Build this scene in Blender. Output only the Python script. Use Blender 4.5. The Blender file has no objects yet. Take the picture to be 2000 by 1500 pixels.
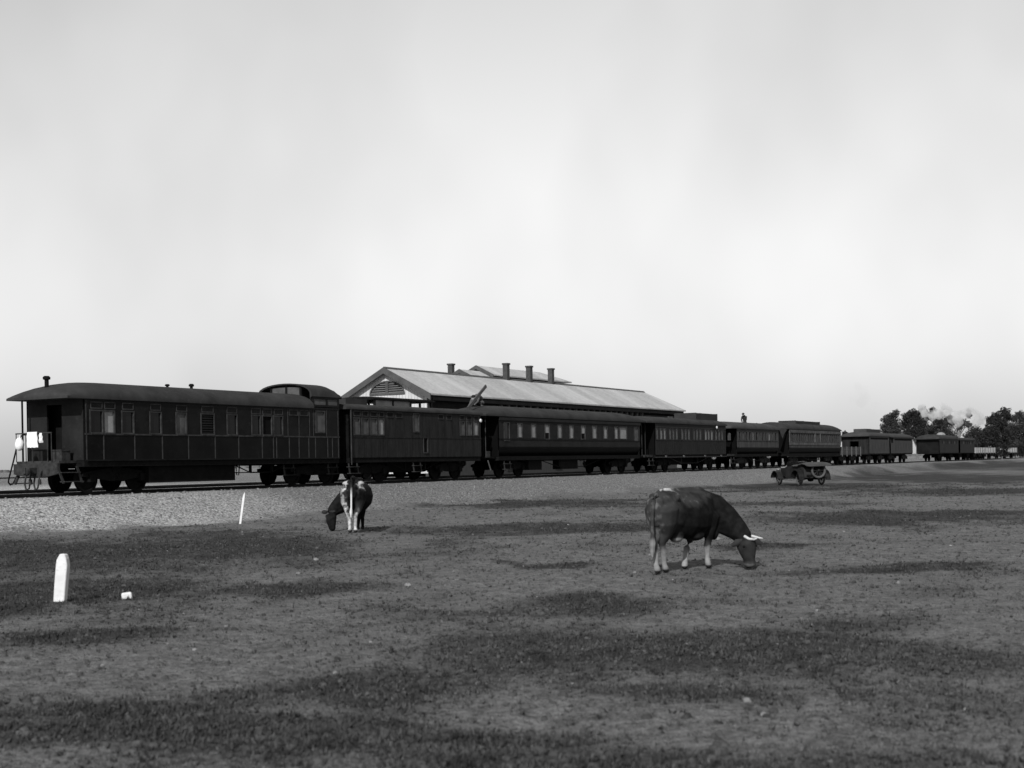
import bpy, bmesh, math, random
import numpy as np
from mathutils import Vector, Matrix
C = bpy.context.scene.collection
SC = bpy.context.scene
R = math.radians
random.seed(7)
RNG = np.random.default_rng(11)

# ------------------------------------------------------------------ camera, sky, sun, exposure
F = 2600.0                       # focal length in pixels of a 2000 px wide plate
ROLL = R(1.03)
CAMZ = 1.6
cam = bpy.data.cameras.new('camera')
cam.sensor_fit = 'HORIZONTAL'
cam.sensor_width = 36.0
cam.lens = 36.0 * F / 2000.0
cam.shift_y = 153.0 / 2000.0     # rising front of the plate camera
cam.clip_start = 0.1
cam.clip_end = 9000
cam.dof.use_dof = True
cam.dof.focus_distance = 44.0
cam.dof.aperture_fstop = 2.6
co = bpy.data.objects.new('camera', cam)
C.objects.link(co)
co.matrix_world = Matrix.Translation((0, 0, CAMZ)) @ Matrix.Rotation(R(90), 4, 'X') @ Matrix.Rotation(-ROLL, 4, 'Z')
SC.camera = co

SUN_EL = R(35)
sun_dir = Vector((-0.237, -0.972, 0)).normalized() * math.cos(SUN_EL) + Vector((0, 0, math.sin(SUN_EL)))
w = bpy.data.worlds.new('World')
SC.world = w
w.use_nodes = True
nt = w.node_tree
nt.nodes.clear()
sky = nt.nodes.new('ShaderNodeTexSky')
sky.sky_type = 'NISHITA'
sky.sun_disc = False
sky.sun_elevation = SUN_EL
sky.sun_rotation = math.atan2(sun_dir.x, sun_dir.y)
sky.altitude = 100
sky.air_density = 1.5
sky.dust_density = 0.0
sky.ozone_density = 1.0
bw = nt.nodes.new('ShaderNodeSeparateColor')     # black and white plate, sensitive to blue only
tcw = nt.nodes.new('ShaderNodeTexCoord')
mpw = nt.nodes.new('ShaderNodeMapping')
mpw.inputs['Scale'].default_value = (3.2, 3.2, 2.2)
mpw.inputs['Rotation'].default_value = (0.3, 0.5, 0.2)
nzw = nt.nodes.new('ShaderNodeTexNoise')
nzw.inputs['Scale'].default_value = 1.6
nzw.inputs['Detail'].default_value = 3.0
rmw = nt.nodes.new('ShaderNodeMapRange')        # thin streaky high cloud
rmw.inputs['From Min'].default_value = 0.35
rmw.inputs['From Max'].default_value = 0.65
rmw.inputs['To Min'].default_value = 0.90
rmw.inputs['To Max'].default_value = 1.06
mlw = nt.nodes.new('ShaderNodeMath')
mlw.operation = 'MULTIPLY'
bg = nt.nodes.new('ShaderNodeBackground')
bg.inputs['Strength'].default_value = 0.116
ow = nt.nodes.new('ShaderNodeOutputWorld')
L = nt.links.new
L(sky.outputs[0], bw.inputs[0])
L(tcw.outputs['Generated'], mpw.inputs[0])
L(mpw.outputs[0], nzw.inputs['Vector'])
L(nzw.outputs['Fac'], rmw.inputs['Value'])
L(bw.outputs['Blue'], mlw.inputs[0])
L(rmw.outputs[0], mlw.inputs[1])
L(mlw.outputs[0], bg.inputs['Color'])
L(bg.outputs[0], ow.inputs['Surface'])

sl = bpy.data.lights.new('sun', 'SUN')
sl.energy = 5.0
sl.angle = R(0.5)
sl.color = (1.0, 1.0, 1.0)
so = bpy.data.objects.new('sun', sl)
so.rotation_euler = sun_dir.to_track_quat('Z', 'Y').to_euler()
C.objects.link(so)
SC.view_settings.view_transform = 'Standard'
SC.view_settings.look = 'None'
SC.view_settings.exposure = 0.0
SC.view_settings.gamma = 1.0
SC.view_settings.use_curve_mapping = False
SC.cycles.max_bounces = 6
SC.cycles.volume_bounces = 2

# ------------------------------------------------------------------ geometry of the place
TH = math.atan(1453.0 / F)                       # railway runs at this angle off the view axis
T = np.array([math.sin(TH), math.cos(TH)])       # along the track, away from the camera
N = np.array([math.cos(TH), -math.sin(TH)])      # from the track towards the camera
PHI = math.atan2(T[1], T[0])
VC = 32.73                                       # distance of track centre line
RAILZ = 0.9


def tp(u, v):
    p = T * u - N * v
    return float(p[0]), float(p[1])


def at(px, py, Y):
    c, s = math.cos(ROLL), math.sin(ROLL)
    dx, dy = px - 1000, 903 - py
    return Vector(((dx * c + dy * s) / F * Y, Y, CAMZ + (-dx * s + dy * c) / F * Y))


# ------------------------------------------------------------------ materials
MATS = {}


def mat(name, alb, rough=0.8, var=0.3, scale=3.0, spec=0.2, bump=0.0, bscale=40.0, metal=0.0, stretch=(1, 1, 1), wear=0.0, wearcol=0.2):
    m = bpy.data.materials.new(name)
    m.use_nodes = True
    t = m.node_tree
    b = t.nodes['Principled BSDF']
    tc = t.nodes.new('ShaderNodeTexCoord')
    mp = t.nodes.new('ShaderNodeMapping')
    mp.inputs['Scale'].default_value = stretch
    t.links.new(tc.outputs['Object'], mp.inputs[0])
    nz = t.nodes.new('ShaderNodeTexNoise')
    nz.inputs['Scale'].default_value = scale
    nz.inputs['Detail'].default_value = 6
    nz.inputs['Roughness'].default_value = 0.65
    t.links.new(mp.outputs[0], nz.inputs['Vector'])
    rp = t.nodes.new('ShaderNodeValToRGB')
    lo, hi = alb * (1 - var), alb * (1 + var)
    rp.color_ramp.elements[0].position = 0.3
    rp.color_ramp.elements[0].color = (lo, lo, lo, 1)
    rp.color_ramp.elements[1].position = 0.7
    rp.color_ramp.elements[1].color = (hi, hi, hi, 1)
    t.links.new(nz.outputs['Fac'], rp.inputs[0])
    colo = rp.outputs[0]
    if wear:
        n2 = t.nodes.new('ShaderNodeTexNoise')
        n2.inputs['Scale'].default_value = scale * 5
        n2.inputs['Detail'].default_value = 8
        t.links.new(mp.outputs[0], n2.inputs['Vector'])
        r2 = t.nodes.new('ShaderNodeMapRange')
        r2.inputs['From Min'].default_value = 0.58
        r2.inputs['From Max'].default_value = 0.72
        r2.inputs['To Max'].default_value = wear
        t.links.new(n2.outputs['Fac'], r2.inputs['Value'])
        mx = t.nodes.new('ShaderNodeMix')
        mx.data_type = 'RGBA'
        t.links.new(r2.outputs[0], mx.inputs['Factor'])
        t.links.new(colo, mx.inputs['A'])
        mx.inputs['B'].default_value = (wearcol, wearcol, wearcol, 1)
        colo = mx.outputs['Result']
    t.links.new(colo, b.inputs['Base Color'])
    b.inputs['Roughness'].default_value = rough
    b.inputs['Specular IOR Level'].default_value = spec
    b.inputs['Metallic'].default_value = metal
    if bump:
        nb = t.nodes.new('ShaderNodeTexNoise')
        nb.inputs['Scale'].default_value = bscale
        nb.inputs['Detail'].default_value = 4
        t.links.new(mp.outputs[0], nb.inputs['Vector'])
        bp = t.nodes.new('ShaderNodeBump')
        bp.inputs['Strength'].default_value = bump
        bp.inputs['Distance'].default_value = 0.02
        t.links.new(nb.outputs['Fac'], bp.inputs['Height'])
        t.links.new(bp.outputs[0], b.inputs['Normal'])
    MATS[name] = m
    return m


M_BODY = mat('carriage_paint_dark', 0.0065, 0.4, 0.6, 1.1, 0.07, bump=0.05, bscale=3, wear=0.35, wearcol=0.022)
M_BODY2 = mat('van_paint_worn', 0.015, 0.6, 0.5, 1.6, 0.06, stretch=(3, 3, 0.5), wear=0.5, wearcol=0.04)
M_BODY3 = mat('carriage_paint_grey', 0.0135, 0.6, 0.4, 1.2, 0.06, wear=0.3, wearcol=0.03)
M_BODY4 = mat('weathered_boarding', 0.048, 0.7, 0.5, 1.6, 0.06, stretch=(3, 3, 0.6), wear=0.45, wearcol=0.09)
M_LOWER1 = mat('carriage_lower_panel', 0.004, 0.38, 0.6, 0.9, 0.07, bump=0.05, bscale=3, wear=0.3, wearcol=0.014)
M_LOWER = mat('carriage_paint_shaded', 0.0035, 0.45, 0.4, 1.2, 0.05)  # body paint darkened to hold the shade of turn-unders and end walls
M_DIRT = mat('dusty_waist_panel', 0.075, 0.8, 0.5, 2.5, 0.05, wear=0.6, wearcol=0.13)
M_TRIM = mat('moulding_paint', 0.032, 0.6, 0.5, 4, 0.08)
M_ROOF = mat('carriage_roof_canvas', 0.028, 0.8, 0.35, 1.1, 0.06, wear=0.35, wearcol=0.05)
M_ROOF2 = mat('carriage_roof_light', 0.04, 0.8, 0.25, 1.2, 0.06)
M_UNDER = mat('underframe_black', 0.006, 0.8, 0.4, 4, 0.05)
M_IRON = mat('dusty_ironwork', 0.026, 0.8, 0.55, 6, 0.1)
M_GLASS = mat('window_glass_dark', 0.006, 0.15, 0.5, 1.0, 0.2)
M_BLIND = mat('window_blind', 0.21, 0.6, 0.25, 2.0, 0.1)
M_BLIND2 = mat('window_blind_dim', 0.065, 0.5, 0.4, 2.0, 0.1)
M_BLACK = mat('doorway_dark', 0.006, 0.9, 0.3, 2, 0.05)
M_WHITE = mat('white_paint', 0.56, 0.75, 0.14, 5, 0.1, bump=0.25, bscale=25, wear=0.5, wearcol=0.34)
M_CLOTH = mat('white_cloth', 0.62, 0.9, 0.1, 5, 0.05, bump=0.2, bscale=12)
M_PALE = mat('pale_timber', 0.08, 0.8, 0.25, 5, 0.06)
M_RAIL = mat('rail_steel_rust', 0.012, 0.7, 0.4, 8, 0.08)
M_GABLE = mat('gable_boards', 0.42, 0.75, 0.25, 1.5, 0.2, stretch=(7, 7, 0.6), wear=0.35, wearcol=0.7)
M_BARGE = mat('barge_paint', 0.065, 0.8, 0.25, 2, 0.08)
M_SHADEWALL = mat('station_wall_shaded', 0.05, 0.8, 0.3, 2, 0.06, stretch=(4, 4, 0.5))  # wall colour darkened for the shaded side of the station
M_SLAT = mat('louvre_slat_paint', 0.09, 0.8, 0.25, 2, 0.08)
M_EAVE = mat('eave_shade_dark', 0.012, 0.8, 0.3, 2, 0.05)  # near-black tone carries the shade below the station eaves
M_BRICK = mat('chimney_brick', 0.05, 0.9, 0.3, 6, 0.06)
M_CANVAS = mat('grey_canvas', 0.05, 0.9, 0.3, 3, 0.05)
M_TYRE = mat('tyre_rubber', 0.03, 0.85, 0.3, 8, 0.15)
M_DUSTTYRE = mat('dusty_tyre', 0.065, 0.9, 0.3, 8, 0.05)
M_CARBODY = mat('motor_car_paint', 0.012, 0.45, 0.4, 4, 0.15, wear=0.4, wearcol=0.04)
M_CARDUST = mat('dusty_car_panel', 0.02, 0.6, 0.4, 4, 0.08, wear=0.4, wearcol=0.045)
M_NICKEL = mat('nickel', 0.6, 0.25, 0.1, 4, 0.5, metal=1.0)
M_COATD = mat('dark_wool', 0.025, 0.95, 0.3, 8, 0.05)
M_COATG = mat('grey_jacket', 0.07, 0.95, 0.3, 8, 0.05)
M_SKIN = mat('skin', 0.25, 0.7, 0.1, 8, 0.2)
M_HORN = mat('horn', 0.42, 0.6, 0.25, 14, 0.1)
M_HOOF = mat('hoof', 0.03, 0.6, 0.3, 10, 0.2)
M_STONE = mat('pale_stone', 0.17, 0.9, 0.45, 9, 0.1, bump=0.4)
M_BARK = mat('gum_bark', 0.13, 0.9, 0.4, 1, 0.1)
M_STUB = mat('dry_stubble', 0.085, 0.9, 0.7, 3, 0.03)
M_CLOD = mat('earth_clod', 0.05, 0.95, 0.6, 5, 0.03)
M_TUFT = mat('herbage', 0.042, 0.9, 0.7, 2.5, 0.05)
M_PEBBLE = mat('ballast_stone', 0.125, 0.9, 0.85, 14, 0.05)
M_SCRUB = mat('distant_scrub_leaf', 0.09, 0.95, 0.4, 0.05, 0.0)


def leafmat(name, a):
    m = mat(name, a, 0.8, 0.55, 0.35, 0.1)
    return m


M_LEAF = leafmat('gum_leaf', 0.034)
M_LEAF2 = leafmat('gum_leaf_dark', 0.022)
M_LEAF3 = leafmat('gum_leaf_pale', 0.045)


def corrugated():
    m = bpy.data.materials.new('corrugated_iron')
    m.use_nodes = True
    t = m.node_tree
    b = t.nodes['Principled BSDF']
    tc = t.nodes.new('ShaderNodeTexCoord')
    wv = t.nodes.new('ShaderNodeTexWave')
    wv.inputs['Scale'].default_value = 4.0
    wv.bands_direction = 'X'
    t.links.new(tc.outputs['Object'], wv.inputs['Vector'])
    bp = t.nodes.new('ShaderNodeBump')
    bp.inputs['Strength'].default_value = 0.35
    bp.inputs['Distance'].default_value = 0.02
    t.links.new(wv.outputs['Fac'], bp.inputs['Height'])
    mp = t.nodes.new('ShaderNodeMapping')
    mp.inputs['Scale'].default_value = (1.0, 0.12, 0.12)
    t.links.new(tc.outputs['Object'], mp.inputs[0])
    n1 = t.nodes.new('ShaderNodeTexNoise')
    n1.inputs['Scale'].default_value = 0.55
    n1.inputs['Detail'].default_value = 5
    t.links.new(mp.outputs[0], n1.inputs['Vector'])
    n2 = t.nodes.new('ShaderNodeTexNoise')
    n2.inputs['Scale'].default_value = 4.0
    n2.inputs['Detail'].default_value = 6
    n2.inputs['Roughness'].default_value = 0.7
    t.links.new(tc.outputs['Object'], n2.inputs['Vector'])
    ad = t.nodes.new('ShaderNodeMath')
    ad.operation = 'ADD'
    t.links.new(n1.outputs['Fac'], ad.inputs[0])
    t.links.new(n2.outputs['Fac'], ad.inputs[1])
    rp = t.nodes.new('ShaderNodeValToRGB')
    rp.color_ramp.elements[0].position = 0.38
    rp.color_ramp.elements[0].color = (0.25, 0.25, 0.25, 1)
    rp.color_ramp.elements[1].position = 0.66
    rp.color_ramp.elements[1].color = (0.43, 0.43, 0.43, 1)
    hv = t.nodes.new('ShaderNodeMath')
    hv.operation = 'MULTIPLY'
    hv.inputs[1].default_value = 0.5
    t.links.new(ad.outputs[0], hv.inputs[0])
    t.links.new(hv.outputs[0], rp.inputs[0])
    t.links.new(rp.outputs[0], b.inputs['Base Color'])
    t.links.new(bp.outputs[0], b.inputs['Normal'])
    b.inputs['Roughness'].default_value = 0.6
    b.inputs['Specular IOR Level'].default_value = 0.2
    return m


M_CORR = corrugated()


# ------------------------------------------------------------------ mesh helpers
class MB:
    def __init__(s):
        s.v = []
        s.f = []

    def add(s, vs, fs):
        o = len(s.v)
        s.v += [tuple(p) for p in vs]
        s.f += [tuple(i + o for i in f) for f in fs]
        return s

    def box(s, x0, x1, y0, y1, z0, z1):
        return s.add([(x0, y0, z0), (x1, y0, z0), (x1, y1, z0), (x0, y1, z0), (x0, y0, z1), (x1, y0, z1), (x1, y1, z1), (x0, y1, z1)],
                     [(3, 2, 1, 0), (4, 5, 6, 7), (0, 1, 5, 4), (1, 2, 6, 5), (2, 3, 7, 6), (3, 0, 4, 7)])

    def prism(s, poly, y0, y1, ax='y'):
        n = len(poly)

        def P(a, b, c):
            return (a, c, b) if ax == 'y' else (c, a, b) if ax == 'x' else (a, b, c)
        vs = [P(a, b, y0) for a, b in poly] + [P(a, b, y1) for a, b in poly]
        fs = [tuple(range(n)), tuple(range(2 * n - 1, n - 1, -1))]
        fs += [(i, n + i, n + (i + 1) % n, (i + 1) % n) for i in range(n)]
        return s.add(vs, fs)

    def tube(s, path, r, n=6, cap=True):
        path = [Vector(p) for p in path]
        rs = r if isinstance(r, (list, tuple)) else [r] * len(path)
        vs, fs = [], []
        up = None
        for i, p in enumerate(path):
            d = (path[min(i + 1, len(path) - 1)] - path[max(i - 1, 0)]).normalized()
            if up is None:
                up = d.orthogonal().normalized()
            a = (up - d * up.dot(d))
            a = a.normalized() if a.length > 1e-6 else d.orthogonal().normalized()
            up = a
            b = d.cross(a)
            for k in range(n):
                t = 2 * math.pi * k / n
                vs.append(p + (a * math.cos(t) + b * math.sin(t)) * rs[i])
        for i in range(len(path) - 1):
            for k in range(n):
                k2 = (k + 1) % n
                fs.append((i * n + k, i * n + k2, (i + 1) * n + k2, (i + 1) * n + k))
        if cap:
            fs.append(tuple(range(n - 1, -1, -1)))
            m = (len(path) - 1) * n
            fs.append(tuple(range(m, m + n)))
        return s.add(vs, fs)

    def lathe(s, prof, axis='z', n=16, o=(0, 0, 0)):
        vs, fs = [], []
        for (r, h) in prof:
            for k in range(n):
                t = 2 * math.pi * k / n
                a, b = r * math.cos(t), r * math.sin(t)
                p = (a, b, h) if axis == 'z' else (a, h, b) if axis == 'y' else (h, a, b)
                vs.append((p[0] + o[0], p[1] + o[1], p[2] + o[2]))
        for i in range(len(prof) - 1):
            for k in range(n):
                k2 = (k + 1) % n
                fs.append((i * n + k, i * n + k2, (i + 1) * n + k2, (i + 1) * n + k))
        fs.append(tuple(range(n - 1, -1, -1)))
        m = (len(prof) - 1) * n
        fs.append(tuple(range(m, m + n)))
        return s.add(vs, fs)

    def ellipsoid(s, c, r, nu=10, nv=7):
        vs, fs = [], []
        for i in range(nv + 1):
            a = -math.pi / 2 + math.pi * (0.02 + 0.96 * i / nv)
            for k in range(nu):
                t = 2 * math.pi * k / nu
                vs.append((c[0] + r[0] * math.cos(a) * math.cos(t), c[1] + r[1] * math.cos(a) * math.sin(t), c[2] + r[2] * math.sin(a)))
        for i in range(nv):
            for k in range(nu):
                k2 = (k + 1) % nu
                fs.append((i * nu + k, i * nu + k2, (i + 1) * nu + k2, (i + 1) * nu + k))
        fs.append(tuple(range(nu - 1, -1, -1)))
        fs.append(tuple(range(nv * nu, nv * nu + nu)))
        return s.add(vs, fs)

    def mesh(s, name, m, smooth=False):
        me = bpy.data.meshes.new(name)
        me.from_pydata(s.v, [], s.f)
        bm = bmesh.new()
        bm.from_mesh(me)
        bmesh.ops.recalc_face_normals(bm, faces=bm.faces)
        bm.to_mesh(me)
        bm.free()
        if smooth:
            me.polygons.foreach_set('use_smooth', [True] * len(me.polygons))
            try:
                me.set_sharp_from_angle(angle=R(40))
            except Exception:
                pass
        if m:
            me.materials.append(m)
        return me

    def build(s, name, m, parent=None, smooth=False, **kw):
        o = bpy.data.objects.new(name, s.mesh(name, m, smooth))
        C.objects.link(o)
        if parent:
            o.parent = parent
        for k, val in kw.items():
            o[k] = val
        return o


def tag(o, label=None, cat=None, group=None, kind=None):
    for k, val in (('label', label), ('category', cat), ('group', group), ('kind', kind)):
        if val:
            o[k] = val
    return o


def thing(name, label, cat, loc=(0, 0, 0), rz=0.0, group=None):
    o = bpy.data.objects.new(name, None)
    o.empty_display_size = 0.3
    C.objects.link(o)
    o.location = loc
    o.rotation_euler = (0, 0, rz)
    return tag(o, label, cat, group)


def inst(name, me, parent, loc=(0, 0, 0)):
    o = bpy.data.objects.new(name, me)
    C.objects.link(o)
    o.parent = parent
    o.location = loc
    return o


# ------------------------------------------------------------------ value noise in numpy
def vnoise(x, y, seed):
    r = np.random.default_rng(seed).random((256, 256))
    xi, yi = np.floor(x).astype(int), np.floor(y).astype(int)
    fx, fy = x - xi, y - yi
    fx, fy = fx * fx * (3 - 2 * fx), fy * fy * (3 - 2 * fy)
    g = lambda a, b: r[a % 256, b % 256]
    return (g(xi, yi) * (1 - fx) + g(xi + 1, yi) * fx) * (1 - fy) + (g(xi, yi + 1) * (1 - fx) + g(xi + 1, yi + 1) * fx) * fy


def fbm(x, y, seed, n=4):
    s, a, t = 0, 1, 0
    for i in range(n):
        s = s + a * vnoise(x * 2 ** i + 17.3 * i, y * 2 ** i + 5.1 * i, seed + i)
        t += a
        a *= 0.55
    return s / t


def sstep(a, b, x):
    q = np.clip((x - a) / (b - a), 0, 1)
    return q * q * (3 - 2 * q)


def ground_z(X, Y):
    u = T[0] * X + T[1] * Y
    v = -(N[0] * X + N[1] * Y)
    edge = 27.0 + 2.2 * (fbm(u * 0.06, v * 0.0 + 3.0, 5) - 0.5)
    z = 0.80 * sstep(edge, 31.0, v)
    z = z + 0.60 * sstep(95, 190, u) * (1 - sstep(24, 30.5, v))
    near = 1 - sstep(26, 31.0, v) * 0.92
    z = z + near * (0.12 * (fbm(X * 0.22, Y * 0.22, 21, 3) - 0.5) + 0.10 * (fbm(X * 0.9, Y * 0.9, 31, 4) - 0.5))
    return z


# dark patches of herbage on the plain: (x, y, half size across, half size in depth)
PATCH = [(30, 92, 9, 26), (58, 150, 20, 50), (-7.9, 25.6, 5.0, 7.7), (1.2, 32.6, 3.9, 2.6), (-3.0, 17.4, 1.0, 1.3), (0.7, 20.9, .55, .45), (1.0, 15.1, .8, 1.0), (-1.1, 9.5, .9, .9),
         (1.5, 11.3, 2.2, 1.56), (9.9, 34.5, 5.3, 4.0), (4.9, 23.6, 1.0, .9), (5.5, 19.0, 1.8, .5), (-1.8, 7.8, 1.5, .5), (-.2, 7.6, .7, .4),
         (7.1, 46.6, 4.5, 3.1), (19.7, 56.9, 5.4, 6.3), (15.4, 73.1, 6.4, 11), (-4.1, 12.5, .9, .8), (-2.7, 8.6, .7, .45), (1.5, 51.1, 4.3, 4.4),
         (3.4, 12.8, .7, .6), (1.3, 8.8, .7, .37), (-6.5, 17.0, 3.0, 3.0), (0.8, 6.9, 1.2, .35)]


def herb_mask(X, Y):
    m = np.zeros_like(X)
    wx = X + (1.0 + .05 * Y) * (fbm(X * 0.8, Y * 0.5, 41, 4) - 0.5)
    wy = Y + (1.0 + .09 * Y) * (fbm(X * 0.5, Y * 0.5, 51, 4) - 0.5)
    for (a, b, sx, sy) in PATCH:
        d = ((wx - a) / sx) ** 2 + ((wy - b) / sy) ** 2
        m = np.maximum(m, np.exp(-(d ** 1.6) * 0.75))
    m = m * .76 + 1.1 * (fbm(X * 0.8, Y * 0.45, 61, 6) - 0.5) + .5 * (fbm(X * 3.1, Y * 2.4, 67, 4) - .5) + 0.12
    return np.clip(m, 0, 1)


def build_ground():
    def axis(a, b, st, grow, lim):
        pts = list(np.arange(a, b, st))
        x, s = b, st
        while x < lim:
            pts.append(x)
            s *= grow
            x += s
        pts.append(lim)
        return pts
    xp = axis(0, 22, 0.13, 1.06, 5000)
    xn = [-q for q in axis(0, 20, 0.13, 1.06, 5000)][1:]
    xs = np.array(sorted(xn) + xp)
    ys = np.array(sorted([-q for q in axis(0.5, 1, 0.5, 1.5, 400)]) + axis(0, 4, 0.5, 1.0, 4.4)[:-1] + axis(4.5, 48, 0.13, 1.035, 7000))
    X, Y = np.meshgrid(xs, ys)
    Z = ground_z(X, Y)
    nx, ny = len(xs), len(ys)
    me = bpy.data.meshes.new('ground')
    co_ = np.stack([X, Y, Z], -1).reshape(-1, 3)
    i = (np.arange(ny - 1)[:, None] * nx + np.arange(nx - 1)[None, :]).reshape(-1)
    q = np.stack([i, i + 1, i + 1 + nx, i + nx], -1)
    me.vertices.add(len(co_))
    me.vertices.foreach_set('co', co_.astype(np.float32).reshape(-1))
    me.loops.add(q.size)
    me.loops.foreach_set('vertex_index', q.reshape(-1).astype(np.int32))
    me.polygons.add(len(q))
    me.polygons.foreach_set('loop_start', (np.arange(len(q)) * 4).astype(np.int32))
    me.polygons.foreach_set('loop_total', np.full(len(q), 4, np.int32))
    me.polygons.foreach_set('use_smooth', np.ones(len(q), bool))
    me.update()
    me.validate()
    u = T[0] * X + T[1] * Y
    v = -(N[0] * X + N[1] * Y)
    edge = 27.2 + 3.4 * (fbm(u * 0.07, v * 0.0 + 3.0, 5) - 0.5) + 4.5 * (fbm(X * 0.4, Y * 0.4, 71, 4) - 0.5)
    edge = edge + 2.2 * sstep(70, 130, u)
    wdt = 0.9 + np.clip(u - 50, 0, 200) * 0.008
    grav = sstep(edge - wdt, edge + 1.5 * wdt, v)
    bright = np.maximum(1 - sstep(24, 40, u + 10 * (fbm(X * .2, Y * .2, 81, 3) - .5)), sstep(33, 36, v) * (1 - sstep(40, 60, u))) * grav
    herb = herb_mask(X, Y)
    for nm, arr in (('herb', herb), ('gravel', grav), ('bright', bright)):
        a = me.attributes.new(nm, 'FLOAT', 'POINT')
        a.data.foreach_set('value', arr.reshape(-1).astype(np.float32))
    m = bpy.data.materials.new('plain_soil')
    m.use_nodes = True
    t = m.node_tree
    b = t.nodes['Principled BSDF']
    b.inputs['Roughness'].default_value = 0.95
    b.inputs['Specular IOR Level'].default_value = 0.05
    tc = t.nodes.new('ShaderNodeTexCoord')

    def noise(sc, det=5, ro=0.6):
        n_ = t.nodes.new('ShaderNodeTexNoise')
        n_.inputs['Scale'].default_value = sc
        n_.inputs['Detail'].default_value = det
        n_.inputs['Roughness'].default_value = ro
        t.links.new(tc.outputs['Object'], n_.inputs['Vector'])
        return n_.outputs['Fac']

    def math_(op, a, b_=None):
        n_ = t.nodes.new('ShaderNodeMath')
        n_.operation = op
        for k, q_ in enumerate((a, b_)):
            if q_ is None:
                continue
            if isinstance(q_, (int, float)):
                n_.inputs[k].default_value = q_
            else:
                t.links.new(q_, n_.inputs[k])
        return n_.outputs[0]

    def ramp(x, a, b_, lo=0.0, hi=1.0):
        n_ = t.nodes.new('ShaderNodeMapRange')
        n_.inputs['From Min'].default_value = a
        n_.inputs['From Max'].default_value = b_
        n_.inputs['To Min'].default_value = lo
        n_.inputs['To Max'].default_value = hi
        t.links.new(x, n_.inputs['Value'])
        return n_.outputs[0]

    def mix(f, a, b_):
        return math_('ADD', math_('MULTIPLY', a, math_('SUBTRACT', 1.0, f)), math_('MULTIPLY', b_, f))

    def attr(nm):
        n_ = t.nodes.new('ShaderNodeAttribute')
        n_.attribute_name = nm
        return n_.outputs['Fac']
    fine = noise(18, 6, 0.75)
    mid = noise(3.0, 5, 0.65)
    pebb = noise(16.0, 4, 0.85)
    stones = noise(13.0, 3, 0.75)
    grit = noise(55.0, 3, 0.8)
    clump = noise(6.5, 4, 0.7)
    hm = math_('ADD', attr('herb'), math_('MULTIPLY', math_('SUBTRACT', fine, 0.5), 1.0))
    hm = math_('ADD', hm, math_('MULTIPLY', math_('SUBTRACT', mid, 0.5), 0.9))
    hm = math_('ADD', hm, math_('MULTIPLY', math_('SUBTRACT', clump, 0.5), 1.5))
    hf = ramp(hm, 0.28, 0.78)
    soil = ramp(mid, 0.3, 0.7, 0.115, 0.215)
    soil = math_('MULTIPLY', soil, ramp(fine, 0.32, 0.68, 0.5, 1.35))
    soil = math_('MULTIPLY', soil, ramp(grit, 0.32, 0.68, 0.6, 1.4))
    soil = math_('MULTIPLY', soil, ramp(clump, 0.3, 0.62, 0.6, 1.15))
    herbc = math_('MULTIPLY', ramp(fine, 0.3, 0.7, 0.02, 0.065), ramp(grit, 0.3, 0.7, 0.6, 1.4))
    plain = mix(hf, soil, herbc)
    g0 = ramp(stones, 0.36, 0.64, 0.045, 0.31)
    g1 = ramp(fine, 0.3, 0.7, 0.6, 1.35)
    g = math_('MULTIPLY', g0, g1)
    g = math_('MULTIPLY', g, ramp(mid, 0.25, 0.75, 0.8, 1.2))
    g = math_('MULTIPLY', g, ramp(attr('bright'), 0.0, 1.0, 1.0, 2.15))
    gm = ramp(math_('ADD', attr('gravel'), math_('MULTIPLY', math_('SUBTRACT', pebb, 0.5), 1.6)), 0.3, 0.7)
    col = mix(gm, plain, g)
    cc = t.nodes.new('ShaderNodeCombineColor')
    for k in range(3):
        t.links.new(col, cc.inputs[k])
    t.links.new(cc.outputs[0], b.inputs['Base Color'])
    bp = t.nodes.new('ShaderNodeBump')
    bp.inputs['Strength'].default_value = 0.9
    bp.inputs['Distance'].default_value = 0.05
    t.links.new(math_('ADD', math_('ADD', fine, math_('MULTIPLY', stones, 2.0)), math_('MULTIPLY', pebb, 1.2)), bp.inputs['Height'])
    t.links.new(bp.outputs[0], b.inputs['Normal'])
    me.materials.append(m)
    o = bpy.data.objects.new('ground', me)
    C.objects.link(o)
    tag(o, kind='structure')


build_ground()


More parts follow.
